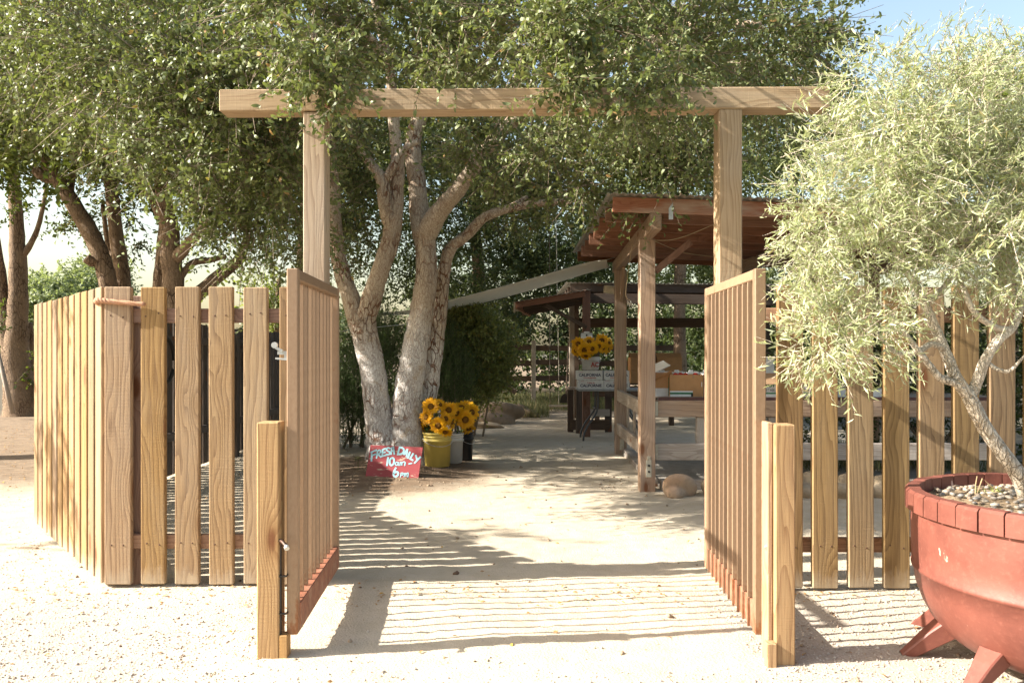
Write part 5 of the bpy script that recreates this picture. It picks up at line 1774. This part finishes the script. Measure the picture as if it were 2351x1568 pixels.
for (c, dd, face, bk, sz, lab) in heads:
    px, py = cc(*c)
    h = W(px, py, dd)
    hb = .30
    foot = Vector((bk.x + random.uniform(-.08, .08), bk.y + random.uniform(-.06, .06), bk.z + hb))
    sunflower(h, face, foot, lab, sz * 1.12)


def cu_(x, y):
    return (1950 + x / 5.227) * .65306, (1150 + y / 5.227) * .65306


heads2 = [
    ((430, 310), 12.50, (-.4, -1, .3), 1.1, 'sunflower highest at the outer side of the white carton bucket'),
    ((545, 425), 12.42, (-.1, -1, -.1), 1.1, 'large front sunflower over the rim of the bucket on the cartons'),
    ((385, 430), 12.55, (-.8, -.7, -.2), .95, 'sunflower drooping outward on the bucket on the cartons'),
    ((690, 400), 12.42, (.15, -1, -.15), 1.0, 'front sunflower beside the gap in the bucket on the cartons'),
    ((635, 265), 12.60, (.0, -.8, .6), 1.0, 'sunflower in front of the clipboard notice'),
    ((865, 245), 12.60, (.1, -1, .4), 1.1, 'sunflower highest toward the stand post'),
    ((815, 350), 12.48, (-.1, -1, .1), .85, 'dark-faced small sunflower under the highest one toward the post'),
    ((1000, 300), 12.62, (.85, -.6, .1), 1.0, 'sunflower turned to the stand post'),
    ((890, 385), 12.5, (.2, -1, -.2), .85, 'small sunflower low on the post side of the carton bucket'),
    ((975, 400), 12.6, (.5, -.6, -.5), .9, 'sunflower drooping on the post side of the carton bucket'),
    ((575, 530), 12.40, (-.1, -.6, -.8), .85, 'sunflower hanging over the rim of the bucket on the cartons'),
]
for (c, dd, face, sz, lab) in heads2:
    px, py = cu_(*c)
    h = W(px, py, dd)
    foot = Vector((UB.x + random.uniform(-.06, .06), UB.y + random.uniform(-.05, .05), UB.z + .16))
    sunflower(h, face, foot, lab, sz * 1.12, 'sunflowers on the table')

# ------------------------------------------------------------------ shade sail, wires
M['sail'] = plain('off_white_sailcloth', (.80, .77, .69), .85, 0, .04, 30, .15, .003, .1)
_nt = M['sail'].node_tree
_tr = _nt.nodes.new('ShaderNodeBsdfTranslucent'); _tr.inputs[0].default_value = (.82, .78, .68, 1)
_mx = _nt.nodes.new('ShaderNodeMixShader'); _mx.inputs[0].default_value = .5
_nt.links.new(_nt.nodes['Principled BSDF'].outputs[0], _mx.inputs[1]); _nt.links.new(_tr.outputs[0], _mx.inputs[2])
_nt.links.new(_mx.outputs[0], _nt.nodes['Material Output'].inputs[0])


def make_sail():
    top = [W(1393, 597, 10.6), W(1340, 606, 10.8), W(1240, 635, 11.1), W(1100, 673, 11.5), W(1000, 698, 11.8), W(930, 714, 12.0), W(868, 719, 12.2)]
    bot = [W(1399, 613, 11.3), W(1345, 628, 11.6), W(1240, 660, 12.1), W(1100, 697, 12.6), W(1010, 717, 12.9), W(930, 720, 12.6), W(868, 720.5, 12.25)]
    tp, _ = smooth_path(top, [1] * 7, 5); bt, _ = smooth_path(bot, [1] * 7, 5)
    root = empty('shade_sail', tp[0], 'long off-white shade sail stretched from the oak to the stand', 'shade sail')
    vs, fs = [], []
    m = 5
    for a, b in zip(tp, bt):
        for k in range(m + 1):
            t = k / m
            p = a.lerp(b, t) + Vector((0, 0, -.03 * math.sin(math.pi * t)))
            vs.append(p - root.location)
    n = len(tp)
    for i in range(n - 1):
        for k in range(m):
            fs.append((i * (m + 1) + k, i * (m + 1) + k + 1, (i + 1) * (m + 1) + k + 1, (i + 1) * (m + 1) + k))
    o = MB().add(vs, fs).build('cloth', M['sail'], root, smooth=True)
    md = o.modifiers.new('thick', 'SOLIDIFY'); md.thickness = .003
    MB().tube([p - root.location for p in tp], .007, 6).build('hem', M['sail'], root, smooth=True)
    MB().tube([p - root.location for p in bt], .007, 6).build('hem', M['sail'], root, smooth=True)
    MB().tube([tp[0] - root.location, W(1415, 590, 10.9) - root.location], .006, 6).build('tie', M['zinc'], root)
    MB().tube([tp[-1] - root.location, W(790, 722, 12.4) - root.location], .005, 6).build('tie', M['zinc'], root)


make_sail()
M['wire'] = plain('pale_wire', (.5, .48, .44), .5, .3)
cord('wire', [W(770, 766, 9.9), W(800, 758, 10.0), W(930, 745, 11.0)], .004, M['wire'], 'pale wire stretched low behind the whitewashed trunks', 'wire')

# ------------------------------------------------------------------ rear rail fence, swing, shovel
rf = empty('rail_fence', (.5, 20.6, 0), 'old dark post and rail fence across the back of the yard', 'fence')
for x in (-1.6, .56, 2.2, 4.4):
    timber('post', (x, 20.6, -.1), (x, 20.6, 1.70), .11, .11, M['stand_grey'] if x == .56 else M['back_wood'], rf, up=(0, 1, 0))
for zz in (1.50, 1.12, .72):
    for (xa, xb) in ((-1.55, .5), (.62, 2.15), (2.25, 4.35)):
        timber('rail', (xa, 20.64, zz + random.uniform(-.02, .02)), (xb, 20.64, zz + random.uniform(-.02, .02)), .04, .14, M['back_wood'], rf)
timber('brace', (-.75, 20.5, .95), (.1, 20.5, .35), .05, .12, M['back_wood'], rf)
M['rope_pale'] = plain('pale_rope', (.34, .31, .25), .9)
sw = empty('swing', W(1285, 932, 17.0), 'plank swing hanging on a pale rope above the path', 'swing')
s0 = sw.location
MB().box((0, 0, 0), (.46, .18, .03)).build('seat', M['stand_grey'], sw, bevel=.005)
MB().tube([(-.02, 0, .01), (-.02, 0, .9), (-.05, 0, 2.3), (-.08, 0, 4.2)], .008, 6).build('rope', M['rope_pale'], sw)
MB().tube([(-.21, 0, .01), (-.21, 0, .9), (-.22, 0, 4.2)], .010, 6).build('rope', M['iron'], sw)
sh = empty('shovel', W(1300, 925, 16.2), 'dark round shovel leaning beside the plank bench', 'shovel')
mb = MB(); vs = []
for k in range(14):
    a = math.pi * k / 13
    vs.append((.13 * math.cos(a), -.01 * math.sin(a), .20 * math.sin(a)))
n = len(vs); vs += [(x, y + .008, z) for x, y, z in vs]
mb.add(vs, [tuple(range(n)), tuple(range(2 * n - 1, n - 1, -1))] + [(i, (i + 1) % n, n + (i + 1) % n, n + i) for i in range(n)])
mb.build('blade', M['iron'], sh)
MB().tube([(0, 0, .17), (.03, .1, .7), (.06, .2, 1.25)], .016, 8).build('shaft', M['back_wood'], sh)

# slanted grey pole at the far left
po = MB().tube([W(30, 950, 16.5), W(14, 885, 16.5), W(-4, 812, 16.5)], .045, 10).build('leaning_pole', M['stand_grey'], smooth=True)
tag(po, 'grey pole leaning at the picture edge before the old roadside tree', 'pole')


# ------------------------------------------------------------------ rocks
def rockmat(name, c1, c2):
    m, nt, b = newmat(name)
    t = NT(nt)
    o = t.obj()
    n = t.noise(o, 4.0, 6.0, .65); n2 = t.noise(o, 30.0, 5.0, .65)
    c = t.mix(t.ramp(n, .3, .7), c1, c2)
    c = t.mix(t.math('MULTIPLY', t.ramp(n2, .45, .75), .4), c, tuple(x * .5 for x in c1))
    t.put(b.inputs['Base Color'], c)
    b.inputs['Roughness'].default_value = .85
    b.inputs['Specular IOR Level'].default_value = .2
    t.put(b.inputs['Normal'], t.bump(t.math('ADD', n, t.math('MULTIPLY', n2, .5)), .6, .02))
    return m


M['rock_red'] = rockmat('reddish_sandstone', (.44, .29, .19), (.38, .29, .21))
M['rock_tan'] = rockmat('tan_sandstone', (.40, .32, .22), (.30, .23, .16))
M['rock_brown'] = rockmat('brown_boulder', (.30, .23, .165), (.20, .15, .105))


def rock(c, s, mat, label, seed, rz=0.0, group=None, rough=.24, freq=2.3):
    o = link_mesh('rock', stone_mesh('rock', seed, *s, 4, rough, freq), M[mat], None, c)
    o.rotation_euler.z = rz
    tag(o, label, 'rock', group)


x = W(1555, 1120, 7.75).x
rock((x, 7.70, .07), (.155, .12, .125), 'rock_red', 'rounded reddish rock at the foot of the front stand post', 61, .4, None, .26, 2.4)
rock((1.93, 7.70, .07), (.10, .12, .11), 'rock_tan', 'small tan rock beside the reddish one, by the steel gate edge', 62)
for k, (xx, w, lab) in enumerate(((2.56, .13, 'tan rock behind the first golden fence board'), (2.86, .17, 'tan rock between the first and second golden boards'), (3.22, .2, 'long tan rock behind the second and third golden boards'), (3.62, .18, 'tan rock behind the third golden board'), (4.0, .16, 'tan rock behind the fourth golden board'), (2.25, .13, 'tan rock hidden mostly behind the steel gate slats'))):
    rock((xx, 7.62 + .05 * (k % 2), .08), (w, .12, .12), 'rock_tan', lab, 63 + k, group='stones edging the stand')
rock((W(1148, 950, 15.7).x, 15.7, .12), (.47, .30, .27), 'rock_brown', 'big brown boulder beside the path under the flowering shrub', 71, .2, None, .30, 2.2)
rock((W(1190, 918, 17.5).x, 17.5, .08), (.25, .2, .16), 'rock_brown', 'middle brown rock behind the big boulder', 72)
rock((W(1215, 925, 17.0).x, 17.1, .06), (.2, .16, .12), 'rock_brown', 'small brown rock next to the rear fence post', 73)
rock((W(1110, 985, 14.8).x, 14.6, .03), (.35, .2, .08), 'rock_tan', 'low flat rock in front of the big boulder', 74)

# ------------------------------------------------------------------ seedling by the sign
sd = empty('seedling', W(822, 1090, 8.9), 'small seedling with drooping leaves beside the red sign', 'plant')
sd.location.z = g(sd.location.x, sd.location.y)
MB().tube([(0, 0, -.01), (.003, 0, .08), (.0, 0, .15)], [.003, .0025, .002], 6).build('stem', M['stem'], sd)
P, D, N = [], [], []
for k in range(9):
    a = k * 2.4
    P.append(np.array(sd.location) + [0, 0, .15 - .004 * k]); D.append([math.cos(a), math.sin(a), -.35]); N.append([0, 0, 1])
leaf_mesh('leaf', np.array(P), np.array(D, float), np.array(N, float), .06, .024, .12, M['leaf_oak'], sd)


# ------------------------------------------------------------------ gravel, crumbs of soil, fallen leaves, grass
def chips(name, pos, size, flat, mat, label, cat, seed):
    """Small angular stones, eight faces each, in one mesh."""
    rg = np.random.default_rng(seed)
    n = len(pos)
    base = np.array([[1, 0, 0], [-1, 0, 0], [0, 1, 0], [0, -1, 0], [0, 0, 1], [0, 0, -1]], float)
    V = np.repeat(base[None], n, 0) * rg.uniform(.6, 1.2, (n, 6, 1)) + rg.normal(size=(n, 6, 3)) * .15
    V[..., 2] *= flat
    a = rg.uniform(0, 6.28, n); ca, sa = np.cos(a)[:, None], np.sin(a)[:, None]
    x = V[..., 0] * ca - V[..., 1] * sa; y = V[..., 0] * sa + V[..., 1] * ca
    V[..., 0], V[..., 1] = x, y
    V = V * np.asarray(size)[:, None, None] + pos[:, None]
    F = np.array([[0, 2, 4], [2, 1, 4], [1, 3, 4], [3, 0, 4], [2, 0, 5], [1, 2, 5], [3, 1, 5], [0, 3, 5]])
    loops = ((np.arange(n) * 6)[:, None, None] + F[None]).astype(np.int32).ravel()
    me = bpy.data.meshes.new(name)
    me.vertices.add(n * 6); me.vertices.foreach_set('co', V.astype(np.float32).ravel())
    me.loops.add(len(loops)); me.polygons.add(n * 8)
    me.loops.foreach_set('vertex_index', loops)
    me.polygons.foreach_set('loop_start', (np.arange(n * 8) * 3).astype(np.int32))
    me.update(calc_edges=True)
    return tag(link_mesh(name, me, mat), label, cat, kind='stuff')


def chipmat(name, c1, c2, c3):
    m, nt, b = newmat(name)
    t = NT(nt); rn = t.island()
    c = t.mix(rn, c1, c2)
    c = t.mix(t.math('GREATER_THAN', t.math('FRACT', t.math('MULTIPLY', rn, 13.7)), .86), c, c3)
    t.put(b.inputs['Base Color'], c); b.inputs['Roughness'].default_value = .85; b.inputs['Specular IOR Level'].default_value = .2
    return m


M['gravel'] = chipmat('pale_gravel', (.56, .51, .44), (.42, .36, .30), (.30, .22, .16))
M['crumb'] = chipmat('soil_crumb', (.25, .18, .12), (.40, .31, .22), (.14, .09, .06))
rg = np.random.default_rng(9)
n = 75000
x = rg.uniform(-4.2, 4.0, n); y = 2.9 + (rg.random(n) ** 1.3) * 4.4
dens = np.where(np.abs(x) > 1.1, np.exp(-np.maximum(0, y - 3.9) / .75), .35 * np.exp(-np.maximum(0, y - 3.35) / .16))
dens = np.where(x < -2.6, np.maximum(dens, .5 * np.exp(-np.maximum(0, y - 5.5) / 1.2)), dens)
k = rg.random(n) < dens
# keep the fence's inside clear
x, y = x[k], y[k]
inside = (y > 4.85) & (x > -2.5 - (y - 4.7) * .82)
x, y = x[~inside], y[~inside]
s = np.clip(rg.lognormal(-5.45, .38, len(x)), .0022, .013)
chips('gravel', np.stack([x, y, gh(x, y) + s * .25], -1), s, .7, M['gravel'], 'pale gravel strewn over the forecourt', 'gravel', 1)
n = 9000
x = rg.uniform(-2.9, 2.2, n); y = rg.uniform(3.2, 12, n)
near_oak = np.exp(-(((x + 1.3) / .9) ** 2 + ((y - 8.7) / .7) ** 2)) + np.exp(-(((x - 1.0) / .35) ** 2 + ((y - 8.6) / 1.0) ** 2)) * .7
k = rg.random(n) < np.maximum(near_oak, .05)
x, y = x[k], y[k]
s = np.clip(rg.lognormal(-4.9, .5, len(x)), .003, .028)
chips('soil_crumbs', np.stack([x, y, gh(x, y) + s * .2], -1), s, .75, M['crumb'], 'dark soil crumbs heaped round the oak and the stand post', 'soil', 2)
M['dry_leaf'] = leafmat('dry_fallen_leaf', (.30, .15, .06), (.42, .25, .11), (.50, .30, .05), .1, .7, .1, None, .2)
n = 6500
nf = 1000
x = np.concatenate([rg.uniform(-4, 3.5, nf), rg.uniform(-9.5, -3.9, n - nf)]); y = np.concatenate([3.0 + 8 * rg.random(nf) ** 1.6, rg.uniform(5.5, 19, n - nf)])
m_ = np.arange(n) < 520
y = np.where(m_, 4.55 + rg.normal(size=n) * .13, y)
out = ~((x > -4.4) & (np.arange(n) >= nf) & (y < 7))
x, y = x[out], y[out]
P = np.stack([x, y, gh(x, y) + .004], -1)
a = rg.uniform(0, 6.28, len(x))
D = np.stack([np.cos(a), np.sin(a), rg.normal(size=len(x)) * .2], -1)
N = rg.normal(size=(len(x), 3)) * .3 + [0, 0, 1]
LL = rg.uniform(.010, .036, len(x))
tag(leaf_mesh('fallen_leaves', P, D, N, LL, LL * .5, .15, M['dry_leaf']), 'dry brown leaves fallen over the ground', 'leaves', kind='stuff')
M['grass'] = leafmat('yard_grass', (.07, .085, .04), (.13, .14, .07), (.24, .19, .10), .25, .7, .2, None, .2)
n = 15000
x = rg.uniform(-1.0, 2.6, n); y = rg.uniform(16.6, 24, n)
k = ~((x > .8) & (y < 18.5)) & ~((x < .1) & (y < 17.2))
x, y = x[k], y[k]
x2 = rg.uniform(3.3, 5.5, 2500); y2 = rg.uniform(8.9, 10.8, 2500)
x = np.concatenate([x, x2]); y = np.concatenate([y, y2])
P = np.stack([x, y, gh(x, y)], -1)
D = rg.normal(size=(len(x), 3)) * .35 + [0, 0, 1]
N = rg.normal(size=(len(x), 3))
LL = rg.uniform(.10, .34, len(x))
tag(leaf_mesh('grass', P, D, N, LL, .010, .1, M['grass'], lod=1), 'rough grass below the rear rail fence', 'grass', kind='stuff')
